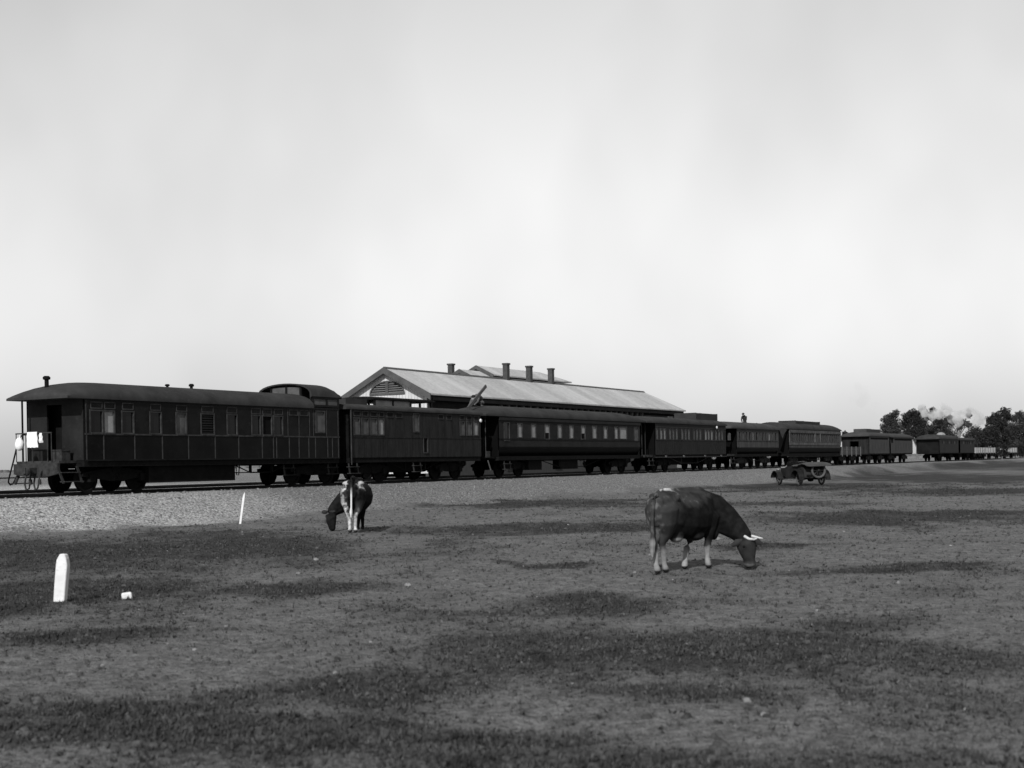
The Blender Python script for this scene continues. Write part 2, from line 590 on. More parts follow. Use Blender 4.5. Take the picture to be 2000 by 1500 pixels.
def scatter_lumps(name, P, size, flat, m, seed, spikes=False):
    """many small irregular lumps joined in one mesh"""
    r = np.random.default_rng(seed)
    n = len(P)
    k = 6
    ang = (np.arange(k) / k * 2 * np.pi)[None, :] + r.random((n, 1)) * 6.28
    rad = size[:, None] * (0.6 + 0.7 * r.random((n, k)))
    ring = np.stack([P[:, None, 0] + rad * np.cos(ang), P[:, None, 1] + rad * np.sin(ang), P[:, None, 2] - 0.01 + 0.0 * rad], -1)
    ang2 = ang + 0.5
    rad2 = rad * (0.45 + 0.3 * r.random((n, k)))
    h = size[:, None] * flat * (0.6 + 0.8 * r.random((n, k)))
    ring2 = np.stack([P[:, None, 0] + rad2 * np.cos(ang2), P[:, None, 1] + rad2 * np.sin(ang2), P[:, None, 2] + h], -1)
    top = np.stack([P[:, 0], P[:, 1], P[:, 2] + size * flat * 1.1], -1)[:, None, :]
    V = np.concatenate([ring, ring2, top], 1)
    nv = 2 * k + 1
    fs = []
    for a in range(k):
        b = (a + 1) % k
        fs += [(a, b, k + a), (b, k + b, k + a), (k + a, k + b, 2 * k)]
    fs = np.array(fs)
    Q = (np.arange(n)[:, None, None] * nv + fs[None]).reshape(-1, 3)
    me = bpy.data.meshes.new(name)
    me.vertices.add(n * nv)
    me.vertices.foreach_set('co', V.reshape(-1).astype(np.float32))
    me.loops.add(Q.size)
    me.loops.foreach_set('vertex_index', Q.reshape(-1).astype(np.int32))
    me.polygons.add(len(Q))
    me.polygons.foreach_set('loop_start', (np.arange(len(Q)) * 3).astype(np.int32))
    me.polygons.foreach_set('loop_total', np.full(len(Q), 3, np.int32))
    me.update()
    me.validate()
    me.materials.append(m)
    o = bpy.data.objects.new(name, me)
    C.objects.link(o)
    return o


def plain_points(n, y0, y1, seed):
    r = np.random.default_rng(seed)
    Y = y0 * (y1 / y0) ** r.random(n)
    X = (r.random(n) * 2 - 1) * Y * 0.48
    return X, Y, r


def blade_tufts(name, P, size, m, seed, nb=6):
    """tufts of thin blades leaning outwards, joined in one mesh"""
    r = np.random.default_rng(seed)
    n = len(P)
    ang = r.random((n, nb)) * 6.283
    ln = size[:, None] * (0.5 + 0.9 * r.random((n, nb)))
    tilt = 0.25 + 0.95 * r.random((n, nb))
    off = size[:, None] * 0.5 * r.random((n, nb))
    wd = size[:, None] * (0.10 + 0.16 * r.random((n, nb)))
    ca, sa = np.cos(ang), np.sin(ang)
    bx, by = P[:, None, 0] + off * ca, P[:, None, 1] + off * sa
    z0 = P[:, None, 2] - 0.004
    v0 = np.stack([bx - sa * wd, by + ca * wd, z0 + 0 * wd], -1)
    v1 = np.stack([bx + sa * wd, by - ca * wd, z0 + 0 * wd], -1)
    v2 = np.stack([bx + ca * ln * np.sin(tilt), by + sa * ln * np.sin(tilt), z0 + ln * np.cos(tilt)], -1)
    V = np.stack([v0, v1, v2], 2).reshape(-1, 3)
    k = n * nb
    me = bpy.data.meshes.new(name)
    me.vertices.add(k * 3)
    me.vertices.foreach_set('co', V.reshape(-1).astype(np.float32))
    me.loops.add(k * 3)
    me.loops.foreach_set('vertex_index', np.arange(k * 3, dtype=np.int32))
    me.polygons.add(k)
    me.polygons.foreach_set('loop_start', (np.arange(k) * 3).astype(np.int32))
    me.polygons.foreach_set('loop_total', np.full(k, 3, np.int32))
    me.update()
    me.validate()
    me.materials.append(m)
    o = bpy.data.objects.new(name, me)
    C.objects.link(o)
    return o


# low dark herbage, tufts a few centimetres high
X, Y, r = plain_points(230000, 5.5, 75, 3)
v = -(N[0] * X + N[1] * Y)
hm = herb_mask(X, Y)
keep = (r.random(len(X)) < np.clip(hm * 1.1 - 0.14, 0.03, 1)) & (v < 27.6)
X, Y = X[keep], Y[keep]
P = np.stack([X, Y, ground_z(X, Y)], -1)
o = blade_tufts('herbage', P, (0.018 + 0.03 * RNG.random(len(P)) ** 2) * np.clip(0.8 + Y * 0.016, 1, 1.8), M_TUFT, 5)
tag(o, 'low dark herbage in patches over the bare plain', 'herbage', kind='stuff')
# thin dry stubble between the patches
X, Y, r = plain_points(150000, 5.5, 60, 33)
v = -(N[0] * X + N[1] * Y)
keep = (r.random(len(X)) < .22 + .5 * (fbm(X * 1.3, Y * .9, 141, 4) - .35)) & (v < 28.2)
X, Y = X[keep], Y[keep]
P = np.stack([X, Y, ground_z(X, Y)], -1)
o = blade_tufts('stubble', P, (0.012 + 0.022 * RNG.random(len(P)) ** 2) * np.clip(0.8 + Y * 0.016, 1, 1.8), M_STUB, 35, 5)
tag(o, 'thin dry stubble between the darker herbage on the plain', 'stubble', kind='stuff')
# small clods and droppings
X, Y, r = plain_points(15000, 5.5, 60, 13)
v = -(N[0] * X + N[1] * Y)
keep = v < 27
X, Y = X[keep], Y[keep]
P = np.stack([X, Y, ground_z(X, Y)], -1)
o = scatter_lumps('clods', P, (0.008 + 0.035 * RNG.random(len(P)) ** 4) * np.clip(0.8 + Y * 0.014, 1, 1.6), 0.5, M_CLOD, 15)
tag(o, 'small clods of earth and dry droppings scattered over the plain', 'clods', kind='stuff')
X, Y, r = plain_points(240, 9, 60, 23)
v = -(N[0] * X + N[1] * Y)
keep = v < 29
X, Y = X[keep], Y[keep]
P = np.stack([X, Y, ground_z(X, Y)], -1)
o = scatter_lumps('pale_chips', P, (0.006 + 0.016 * RNG.random(len(P)) ** 4) * np.clip(0.8 + Y * 0.03, 1, 2.2), 0.5, M_STONE, 25)
tag(o, 'tiny pale chips of stone scattered over the plain', 'stone chips', kind='stuff')
# loose stones of the ballast bank
X, Y, r = plain_points(42000, 30, 130, 4)
v = -(N[0] * X + N[1] * Y)
keep = (v > 27.5) & (v < 31.9)
X, Y = X[keep], Y[keep]
P = np.stack([X, Y, ground_z(X, Y)], -1)
o = scatter_lumps('ballast_stones', P, 0.014 + 0.04 * RNG.random(len(P)) ** 2.5, 0.7, M_PEBBLE, 6)
tag(o, 'loose broken stones covering the ballast bank below the train', 'gravel', kind='stuff')

# ------------------------------------------------------------------ railway tracks
TR = thing('railway_track', None, None, (*tp(0, VC), RAILZ), PHI)
TR['kind'] = 'structure'
rp = [(-.065, -.13), (.065, -.13), (.065, -.115), (.012, -.1), (.012, -.04), (.035, -.03), (.035, 0), (-.035, 0), (-.035, -.03), (-.012, -.04), (-.012, -.1), (-.065, -.115)]


def rails(parent, u0, u1, gauge, dz=0.0):
    for s in (-1, 1):
        MB().prism([(s * gauge / 2 + a, b + dz) for a, b in rp], u0, u1, 'x').build('rail', M_RAIL, parent)


rails(TR, -60, 420, 1.067)
T2 = thing('railway_track', None, None, (*tp(0, 39.3), RAILZ), PHI)
T2['kind'] = 'structure'
rails(T2, -60, 150, 1.6)
T3 = thing('railway_track', None, None, (*tp(0, 118), RAILZ), PHI)
T3['kind'] = 'structure'
rails(T3, -150, 200, 1.6, 0.05)


# ------------------------------------------------------------------ carriages
def wheel_mesh():
    b = MB()
    b.lathe([(0.06, -.1), (.16, -.09), (.17, -.05), (.36, -.03), (.37, -.065), (.42, -.06), (.425, .04), (.46, .05), (.46, .075), (.37, .075), (.36, .03), (.17, .04), (.06, .09)], 'y', 20)
    return b.mesh('wheel', M_UNDER, True)


WHEEL = wheel_mesh()


def bogie(parent, x, wb=1.7, dust=False, n=2):
    b = MB()
    for s in (-1, 1):
        y = s * 0.80
        b.prism([(x - wb / 2 - .35, .50), (x - wb / 2 - .35, .62), (x - .4, .74), (x + .4, .74), (x + wb / 2 + .35, .62), (x + wb / 2 + .35, .50), (x + .3, .34), (x - .3, .34)], y - .03, y + .03)
        for q in (-1, 1):
            b.box(x + q * wb / 2 - .12, x + q * wb / 2 + .12, y - .10, y + .08, .32, .56)
        b.lathe([(.11, .36), (.12, .38), (.09, .42), (.12, .46), (.09, .50), (.12, .54), (.1, .6)], 'z', 8, (x, y - .04 * s, 0))
    b.box(x - .2, x + .2, -.85, .85, .62, .80)
    o = b.build('bogie', M_IRON if dust else M_UNDER, parent)
    for q in (-1, 1):
        for s in (-1, 1):
            wob = inst('wheel', WHEEL, o, (x + q * wb / 2, s * 0.54, .425))
            if s < 0:
                wob.rotation_euler = (0, 0, math.pi)
    return o


def roof(parent, x0, x1, hw, ze, zc, hl, hr, m, name='roof', lip=0.07, n=12, flat=1.0):
    """arched roof, dropping to the eave over hl / hr at its ends"""
    secs = []

    def add(x, f):
        secs.append((x, f))
    k = 10
    if hl > 0:
        for i in range(k):
            s = i / k
            add(x0 + hl * s * s, max(0.03, (1 - (1 - s * s) ** 2) ** 0.47))
        add(x0 + hl, 1)
    else:
        add(x0, 1)
    if hr > 0:
        add(x1 - hr, 1)
        for i in range(k - 1, -1, -1):
            s = i / k
            add(x1 - hr * s * s, max(0.03, (1 - (1 - s * s) ** 2) ** 0.47))
    else:
        add(x1, 1)
    vs, fs = [], []
    np_ = n + 3
    for (x, f) in secs:
        pts = [(-hw, ze - lip)]
        for i in range(n + 1):
            a = math.pi * i / n
            yy = -math.cos(a)
            zz = max(0, math.sin(a)) ** flat
            pts.append((yy * hw, ze + (zc - ze) * f * zz))
        pts.append((hw, ze - lip))
        vs += [(x, y, z) for y, z in pts]
    for i in range(len(secs) - 1):
        for j in range(np_):
            j2 = (j + 1) % np_
            fs.append((i * np_ + j, i * np_ + j2, (i + 1) * np_ + j2, (i + 1) * np_ + j))
    fs.append(tuple(range(np_)))
    fs.append(tuple(range(len(secs) * np_ - 1, (len(secs) - 1) * np_ - 1, -1)))
    return MB().add(vs, fs).build(name, m, parent, smooth=True)


def side_wall(parent, x0, x1, z0, z1, y, holes, m, turn=0.0, zb=0.0, name='side_wall', depth=0.07):
    yo = lambda z: y + (turn * ((zb - z) / max(zb - z0, 1e-3)) ** 1.7 if z < zb else 0)
    xs = sorted({x0, x1, *[h[0] for h in holes], *[h[1] for h in holes]})
    zs = sorted({z0, z1, *[h[2] for h in holes], *[h[3] for h in holes], *([z0 + (zb - z0) * i / 6 for i in range(7)] if turn else [])})
    vs = [(x, yo(z), z) for z in zs for x in xs]
    nx = len(xs)
    fs = []
    for j in range(len(zs) - 1):
        for i in range(nx - 1):
            cx, cz = (xs[i] + xs[i + 1]) / 2, (zs[j] + zs[j + 1]) / 2
            if any(h[0] < cx < h[1] and h[2] < cz < h[3] for h in holes):
                continue
            fs.append((j * nx + i, j * nx + i + 1, (j + 1) * nx + i + 1, (j + 1) * nx + i))
    b = MB().add(vs, fs)
    for (a, c, d, e) in [h[:4] for h in holes]:
        for (p, q) in (((a, d), (c, d)), ((c, d), (c, e)), ((c, e), (a, e)), ((a, e), (a, d))):
            b.add([(p[0], y, p[1]), (q[0], y, q[1]), (q[0], y + depth, q[1]), (p[0], y + depth, p[1])], [(0, 1, 2, 3)])
    me = bpy.data.meshes.new(name)
    me.from_pydata(b.v, [], b.f)
    me.materials.append(m)
    o = bpy.data.objects.new(name, me)
    C.objects.link(o)
    o.parent = parent
    return o


def frame_bars(b, x0, x1, z0, z1, y, wd=0.05, pr=0.018):
    b.box(x0 - wd, x0, y - pr, y + .03, z0 - wd, z1 + wd)
    b.box(x1, x1 + wd, y - pr, y + .03, z0 - wd, z1 + wd)
    b.box(x0, x1, y - pr, y + .03, z1, z1 + wd)
    b.box(x0, x1, y - pr - .02, y + .03, z0 - wd, z0)


PANE = {'g': M_GLASS, 'b': M_BLIND, 'p': M_BLIND2, 'k': M_BLACK}


def window(parent, w_, y, kind, fm=M_TRIM, framed=True):
    x0, x1, z0, z1 = w_
    if framed:
        b = MB()
        frame_bars(b, x0 + .006, x1 - .006, z0 + .006, z1 - .006, y, 0.05)
        o = b.build('window', fm, parent)
        pp, nm = o, 'pane'
    else:
        pp, nm = parent, 'window'
    if kind == 'l':
        k = 8
        lb = MB()
        for i in range(k):
            za = z0 + (z1 - z0) * i / k
            zt = z0 + (z1 - z0) * (i + .8) / k
            lb.prism([(y + .03, za), (y - .005, za + .01), (y + .02, zt), (y + .045, zt)], x0, x1, 'x')
        lb.build('shutter', M_BODY, pp)
    elif kind == 'h':
        zm = z0 + (z1 - z0) * .42
        MB().box(x0, x1, y + .03, y + .045, zm, z1).build(nm, M_BLIND, pp)
        MB().box(x0, x1, y + .05, y + .065, z0, zm).build(nm, M_BLACK, pp)  # open lower half: black sheet stands for the unlit inside
    else:
        MB().box(x0, x1, y + .035, y + .05, z0, z1).build(nm, PANE[kind], pp)


def vent(parent, w_, y, m=M_BODY):
    x0, x1, z0, z1 = w_
    b = MB()
    frame_bars(b, x0 + .04, x1 - .04, z0 + .03, z1 - .03, y, 0.03, 0.012)
    o = b.build('vent', M_TRIM, parent)
    lb = MB()
    for i in range(4):
        za = z0 + .03 + (z1 - z0 - .06) * i / 4
        lb.box(x0 + .04, x1 - .04, y - .006, y + .004, za, za + (z1 - z0 - .06) / 4 * .7)
    lb.build('louvre', m, o)


CARGROUP = 'carriages and vans of the standing train'


def carriage(name, label, u0, u1, *, hw=1.28, zf=1.0, ze=2.97, zc=3.42, ov=(0.3, 0.3), hood=(0, 0), mb=M_BODY, mr=M_ROOF, wins=(), turn=0, zb=0,
             bogies=(), wb=1.7, flat=1.0, dust=False, cat='railway carriage', vc=VC, framed=True, two=None, under_z=0.80, farwin=False, rz=RAILZ):
    uc = (u0 + u1) / 2
    rt = thing(name, label, cat, (*tp(uc, vc), rz), PHI, CARGROUP)
    x0, x1 = u0 - uc, u1 - uc
    holes = [(a - uc, b - uc, c, d, k) for (a, b, c, d, k) in wins]
    if two:
        side_wall(rt, x0, x1, two[0], ze - .03, -hw, holes, mb)
        side_wall(rt, x0, x1, zf, two[0], -hw, [], two[1], turn, two[0], 'lower_panel')
    else:
        side_wall(rt, x0, x1, zf, ze - .03, -hw, holes, mb, turn, zb)
    b = MB()
    b.add([(x0, hw, zf), (x1, hw, zf), (x1, hw, ze - .03), (x0, hw, ze - .03)], [(0, 1, 2, 3)])
    b.build('far_side_wall', mb, rt)
    MB().box(x0 + .01, x1 - .01, -hw + .06, hw - .06, zf - .1, zf).build('floor', M_UNDER, rt)
    roof(rt, x0 - ov[0], x1 + ov[1], hw + .07, ze, zc, hood[0], hood[1], mr, flat=flat)
    ub = MB()
    for s in (-1, 1):
        ub.box(x0, x1, s * (hw - .09) - .05, s * (hw - .09) + .05, under_z, zf - .012)
    ub.box(x0, x0 + .1, -hw + .15, hw - .15, under_z, zf - .11)
    ub.box(x1 - .1, x1, -hw + .15, hw - .15, under_z, zf - .11)
    ub.box(x0 + .1, x1 - .1, -.12, .12, under_z - .05, zf - .11)
    ub.build('underframe', M_UNDER, rt)
    for (a, b_, c, d, k) in holes:
        window(rt, (a, b_, c, d), -hw, k, framed=framed)
    for bu in bogies:
        bogie(rt, bu - uc, wb, dust)
    if name not in ('saloon_carriage',) and u0 > 40 and len(bogies) == 2:
        a_, c_ = bogies[0] - uc + wb / 2 + .7, bogies[1] - uc - wb / 2 - .7
        if c_ - a_ > 1.2:
            gb = MB()  # dark boxes added beneath the floor to close the bright gaps
            gb.box(a_, a_ + (c_ - a_) * .46, -.5, .45, .36, .8)
            gb.build('dark_gap_box', M_UNDER, rt)
            MB().box(a_ + (c_ - a_) * .54, c_, -.35, .6, .42, .8).build('dark_gap_box_far', M_UNDER, rt)
    return rt, uc


def end_wall(rt, x, hw, zf, ze, m, door=None, dz=2.75, zc=None):
    b = MB()
    top = ze + ((zc - ze) * .6 if zc else 0)
    if door:
        b.box(x - .03, x + .03, -hw, door[0], zf, ze)
        b.box(x - .03, x + .03, door[1], hw, zf, ze)
        b.box(x - .03, x + .03, door[0], door[1], dz, ze)
    else:
        b.box(x - .03, x + .03, -hw, hw, zf, ze)
    return b.build('end_wall', m, rt)


def couple(rt, x, s):
    b = MB()
    b.box(x, x + s * .45, -.06, .06, .62, .80)
    b.lathe([(.05, 0), (.13, .02), (.15, .06), (.15, .1), (.04, .12)], 'x', 12, (x + s * .42, 0, .7))
    b.build('coupler', M_IRON, rt)


def battens(rt, uc, us, z0, z1, y, m=M_TRIM, wd=.045):
    me = MB().box(0, wd, -.012, .006, 0, z1 - z0).mesh('batten', m)
    for q in us:
        inst('batten', me, rt, (q - uc, y, z0))


def belt(rt, x0, x1, z, y, m=M_TRIM, h=.05):
    MB().box(x0, x1, y - .02, y + .003, z, z + h).build('belt_rail', m, rt)


def step_ladder(rt, x, y, m=M_IRON, name='step'):
    b = MB()
    for q in (-.28, .28):
        b.prism([(x + q - .03, .78), (x + q + .03, .78), (x + q + .12, .36), (x + q + .06, .36)], y - .02, y + .02)
    b.box(x - .25, x + .4, y - .1, y + .1, .36, .39)
    b.box(x - .3, x + .32, y - .1, y + .1, .62, .65)
    b.build(name, m, rt)


def tank(rt, x0, x1, z0, z1, hw=.45, m=M_ROOF):
    b = MB()
    b.box(x0, x1, -hw, hw, z0, z1)
    b.box(x0 + .02, x0 + .1, -hw - .02, hw + .02, z0 - .02, z1 + .02)
    b.box(x1 - .1, x1 - .02, -hw - .02, hw + .02, z0 - .02, z1 + .02)
    xm = (x0 + x1) / 2
    b.lathe([(.35, z1), (.35, z1 + .05), (.1, z1 + .06)], 'z', 12, (xm, 0, 0))
    b.build('roof_tank', m, rt)


def truss(rt, x0, x1, y, m=M_IRON, zt=.85, zl=.42):
    b = MB()
    xa, xb = x0 + (x1 - x0) * .3, x0 + (x1 - x0) * .7
    b.tube([(x0, y, zt), (xa, y, zl), (xb, y, zl), (x1, y, zt)], .022, 6)
    for q in (xa, xb):
        b.box(q - .04, q + .04, y - .04, y + .04, zl, .8)
    b.build('truss_rod', m, rt)


def mushroom(rt, x, z, r=.09, h=.22):
    MB().lathe([(r * .6, -.35), (r * .6, h * .5), (r, h * .55), (r * 1.1, h * .8), (r * .7, h), (.01, h * 1.02)], 'z', 12, (x, 0, z)).build('roof_vent', M_UNDER, rt, True)


# --- 1: end carriage with open platform
w1 = [(29.6, 30.09, 1.86, 2.53, 'g'), (30.16, 30.57, 1.86, 2.53, 'b'), (30.92, 31.4, 1.86, 2.53, 'g'), (32.15, 32.63, 1.86, 2.54, 'g'), (33.36, 33.81, 1.86, 2.54, 'p'),
      (34.56, 35.18, 1.86, 2.54, 'l'), (35.88, 36.37, 1.86, 2.54, 'g'), (37.19, 37.64, 1.87, 2.54, 'g'), (37.78, 38.28, 1.87, 2.54, 'k'), (38.41, 38.9, 1.87, 2.54, 'g'), (40.89, 41.44, 2.0, 2.78, 'p')]
rt, uc = carriage('passenger_carriage', 'long dark carriage with bullnose roof and open end platform, leftmost of the train', 29.36, 42.4, ze=2.97, zc=3.50, ov=(0.72, -1.66), hood=(2.0, 0),
                  wins=w1, bogies=(31.1, 41.35), wb=2.15, two=(1.79, M_LOWER1))
CAR1, UC1 = rt, uc
for q in [(29.59, 30.1), (30.16, 30.64), (30.91, 31.42), (32.15, 32.65), (33.34, 33.88), (34.56, 35.18), (35.84, 36.4), (37.14, 37.68), (37.76, 38.3), (38.41, 38.94), (39.28, 39.82), (39.92, 40.46)]:
    vent(rt, (q[0] - uc, q[1] - uc, 2.60, 2.82), -1.28)
battens(rt, uc, (29.4, 30.1, 31.42, 32.66, 33.89, 35.21, 36.43, 37.71, 38.34, 38.52, 39.26, 39.84, 40.43, 40.84, 41.61, 41.91, 42.3), 1.02, 1.78, -1.28)
battens(rt, uc, (29.4, 39.2, 39.86, 40.5, 40.74, 41.56, 42.3), 1.84, 2.86, -1.28, wd=.035)
belt(rt, 29.36 - uc, 42.4 - uc, 1.785, -1.28)
belt(rt, 29.36 - uc, 42.4 - uc, 2.87, -1.28, M_BODY, .04)
belt(rt, 29.36 - uc, 42.4 - uc, .975, -1.28, M_BODY, .045)
end_wall(rt, 29.38 - uc, 1.22, 1.0, 2.94, M_BODY3, (-.30, .36))
MB().box(29.8 - uc, 29.84 - uc, -1.2, 1.2, 1.0, 2.9).build('inner_partition', M_BLACK, rt)
MB().box(29.36 - uc, 29.41 - uc, .40, .95, 1.75, 2.6).build('end_window', M_GLASS, rt)
end_wall(rt, 42.38 - uc, 1.22, 1.0, 2.94, M_BODY)
pb = MB()
pb.box(28.66 - uc, 29.36 - uc, -.9, .95, .92, 1.0)
pb.prism([(-.95, .60), (-.95, .92), (.98, .92), (.98, .60), (.5, .52), (-.5, .52)], 28.56 - uc, 28.66 - uc, 'x')
pb.box(28.66 - uc, 29.36 - uc, -.15, .15, .66, .9)
pb.build('end_platform', M_IRON, rt)
rb = MB()
for yy in (-.62, -.45, .2, .5, .93):
    rb.tube([(28.64 - uc, yy, .98), (28.64 - uc, yy, 1.86)], .016, 6)
rb.tube([(28.64 - uc, -.64, 1.86), (28.64 - uc, .95, 1.86)], .02, 6)
rb.build('platform_railing', M_IRON, rt)
for yy in (1.0,):
    MB().tube([(28.95 - uc, yy, .95), (28.95 - uc, yy, 2.93)], .03, 8).build('roof_post', M_UNDER, rt)
hp = [(29.24, 1.84), (29.04, 1.84), (28.94, 1.79), (28.84, 1.63), (28.65, 1.03), (28.46, .47), (28.44, .36), (28.51, .28), (28.61, .31), (28.85, .66)]
MB().tube([(a - uc - .05, 1.02, b) for a, b in hp], .026, 8).build('hand_rail', M_UNDER, rt, True)
MB().tube([(28.62 - uc, 1.0, .3), (28.86 - uc, .98, .78)], .05, 8).build('step_stringer', M_IRON, rt)
MB().box(28.55 - uc, 29.3 - uc, .92, 1.12, .30, .33).build('step', M_IRON, rt)
for yy, dx in ((-.28, 0), (.12, .03)):
    hb = MB()
    hb.tube([(28.54 - uc, yy, .7), (28.46 - uc, yy, .55), (28.46 - uc, yy + .02, .35), (28.46 - uc + dx, yy + .1, .16), (28.48 - uc, yy + .22, .12), (28.50 - uc, yy + .3, .3), (28.56 - uc, yy + .3, .6)], .028, 7)
    hb.lathe([(.05, .28), (.06, .32), (.05, .44)], 'z', 8, (28.46 - uc, yy, 0))
    hb.build('brake_hose', M_IRON, rt, True)
couple(rt, 28.56 - uc, -1)
sb = MB()
for xa, xb in ((28.32, 28.58), (29.08, 29.30)):
    sb.prism([(xa - uc, .82), (xa + .07 - uc, .82), (xb + .05 - uc, .30), (xb - .03 - uc, .30)], -1.2, -1.16)
sb.box(28.55 - uc, 29.3 - uc, -1.28, -1.06, .34, .37)
sb.box(28.45 - uc, 29.2 - uc, -1.26, -1.04, .62, .65)
sb.build('platform_step', M_IRON, rt)
for ux, z, r_, h in ((29.05, 3.40, .11, .24), (34.3, 3.47, .08, .14), (35.49, 3.47, .09, .2)):
    mushroom(rt, ux - uc, z, r_, h)
MB().box(32.28 - uc, 36.5 - uc, -1.05, -.55, .24, .82).build('battery_box', M_UNDER, rt)
MB().box(32.5 - uc, 36.0 - uc, .5, 1.0, .3, .82).build('battery_box', M_UNDER, rt)
MB().tube([(36.6 - uc, -1.0, .8), (36.65 - uc, -1.0, .42), (36.75 - uc, -1.0, .42), (36.8 - uc, -1.0, .8)], .02, 6).build('pipe_loop', M_UNDER, rt)
truss(rt, 36.6 - uc, 39.6 - uc, -.9, M_UNDER, .8, .5)
step_ladder(rt, 39.3 - uc, -1.2, M_UNDER)
step_ladder(rt, 42.0 - uc, -1.2, M_UNDER)
# guard's lookout raised above the roof at the far end
xl, xr = 40.72 - uc, 42.42 - uc
b = MB()
b.box(xl, xr, -1.285, -1.22, 2.97, 3.05)
b.box(xl, xr, -1.285, -1.22, 3.27, 3.36)
for q in (xl, 41.58 - uc, xr - .1):
    b.add([(q, -1.285, 3.05), (q + .1, -1.285, 3.05), (q + .1, -1.22, 3.05), (q, -1.22, 3.05), (q, -1.285, 3.27), (q + .1, -1.285, 3.27), (q + .1, -1.22, 3.27), (q, -1.22, 3.27)],
          [(3, 2, 1, 0), (4, 5, 6, 7), (0, 1, 5, 4), (1, 2, 6, 5), (2, 3, 7, 6), (3, 0, 4, 7)])
b.box(xl, xr, 1.18, 1.24, 2.97, 3.10)
b.box(xr - .06, xr, -1.2, 1.16, 2.97, 3.30)
lk = b.build('lookout', M_BODY, CAR1)
for q0, q1 in ((40.82, 41.58), (41.68, 42.32)):
    MB().box(q0 - uc, q1 - uc, -1.26, -1.25, 3.05, 3.27).build('lookout_window', M_BLIND2, lk)
for yy in (-1.2, -.71, -.02, .72, 1.15):
    MB().box(xl, xl + .06, yy - .05, yy + .05, 3.0, 3.33 + .46 * max(0, 1 - (yy / 1.33) ** 2) ** .3).build('lookout_post', M_BODY, lk)
for y0_, y1_ in ((-.66, -.07), (.03, .67)):
    ym = max(abs(y0_), abs(y1_))
    MB().box(xl + .02, xl + .03, y0_, y1_, 3.3, 3.33 + .46 * max(0, 1 - (ym / 1.33) ** 2) ** .3).build('lookout_window', M_BLIND2, lk)
vs, fs = [], []
nn = 14
secs = [(xl - .1, 1), (xr - .5, 1), (xr - .2, .8), (xr + .05, .42), (xr + .15, .12)]
for x_, f_ in secs:
    for th_ in (0, .07):
        for i in range(nn + 1):
            a_ = math.pi * i / nn
            vs.append((x_, -math.cos(a_) * (1.33 - th_), 3.36 - (.05 if th_ else 0) + .54 * f_ * math.sin(a_) ** .62))
k_ = nn + 1
for j in range(len(secs) - 1):
    for i in range(nn):
        p, q = j * 2 * k_ + i, (j + 1) * 2 * k_ + i
        fs.append((p, p + 1, q + 1, q))
        fs.append((p + k_, q + k_, q + k_ + 1, p + k_ + 1))
    for i in (0, nn):
        p, q = j * 2 * k_ + i, (j + 1) * 2 * k_ + i
        fs.append((p, q, q + k_, p + k_))
for j in (0, len(secs) - 1):
    for i in range(nn):
        p = j * 2 * k_ + i
        fs.append((p, p + 1, p + k_ + 1, p + k_))
MB().add(vs, fs).build('lookout_roof', M_ROOF, CAR1, True)
# things on the platform
def on1(u, y, z):
    x_, y_ = tp(u, VC - y * 1.0 if False else VC + y)
    return (x_, y_, RAILZ + z)


def cloth_mesh(wd, ht, seed, bow=.03, nx=8, nz=10, th=.012):
    b = MB()
    rr = random.Random(seed)
    ph = rr.random() * 6
    g = lambda i, j: bow * math.sin(i * 1.1 + ph) * (1 - j / nz) + .012 * math.sin(j * 1.3 + i)
    vs, fs = [], []
    for sgn in (0, 1):
        for j in range(nz + 1):
            for i in range(nx + 1):
                vs.append((g(i, j) + sgn * th, -wd / 2 + wd * i / nx * (1 - .06 * (1 - j / nz)), -ht + ht * j / nz + (.01 * math.sin(i * 2.0) if j == 0 else 0)))
    s0 = (nx + 1) * (nz + 1)
    for j in range(nz):
        for i in range(nx):
            a = j * (nx + 1) + i
            fs.append((a, a + 1, a + nx + 2, a + nx + 1))
            fs.append((s0 + a + nx + 1, s0 + a + nx + 2, s0 + a + 1, s0 + a))
    rim = [i for i in range(nx + 1)] + [j * (nx + 1) + nx for j in range(1, nz + 1)] + [nz * (nx + 1) + i for i in range(nx - 1, -1, -1)] + [j * (nx + 1) for j in range(nz - 1, 0, -1)]
    for k in range(len(rim)):
        a, b_ = rim[k], rim[(k + 1) % len(rim)]
        fs.append((a, b_, s0 + b_, s0 + a))
    return b.add(vs, fs)


o = cloth_mesh(.44, .48, 3).build('white_towel', M_CLOTH, None, True)
o.location = on1(28.57, .15, 1.90)
o.rotation_euler = (0, 0, PHI)
tag(o, 'large square white cloth hung over the railing of the left end platform', 'cloth')
o = cloth_mesh(.11, .30, 8, .04).build('white_rag', M_CLOTH, None, True)
o.location = on1(28.56, -.24, 1.86)
o.rotation_euler = (0, 0, PHI)
tag(o, 'narrow strip of white cloth hanging right of the square cloth on the platform railing', 'cloth')
b = MB()
b.ellipsoid((0, 0, 0), (.13, .15, .19), 14, 10)
b.ellipsoid((0, .02, .1), (.1, .12, .12), 12, 8)
b.tube([(0, 0, .17), (0, 0, .3)], .02, 6)
o = b.build('white_bag', M_CLOTH, None, True)
o.location = on1(28.55, .68, 1.52)
o.rotation_euler = (0.1, 0, PHI)
tag(o, 'bulging white sack hung on the platform railing beside the outer roof post', 'bag')
ct = thing('crate', 'small grey wooden box standing on the end platform beside the carriage door', 'box', on1(29.02, -.62, 1.0), PHI)
b = MB()
b.box(-.17, .17, -.2, .2, .0, .3)
b.build('box_body', M_IRON, ct)
MB().box(-.19, .19, -.22, .22, .3, .34).build('lid', M_IRON, ct)

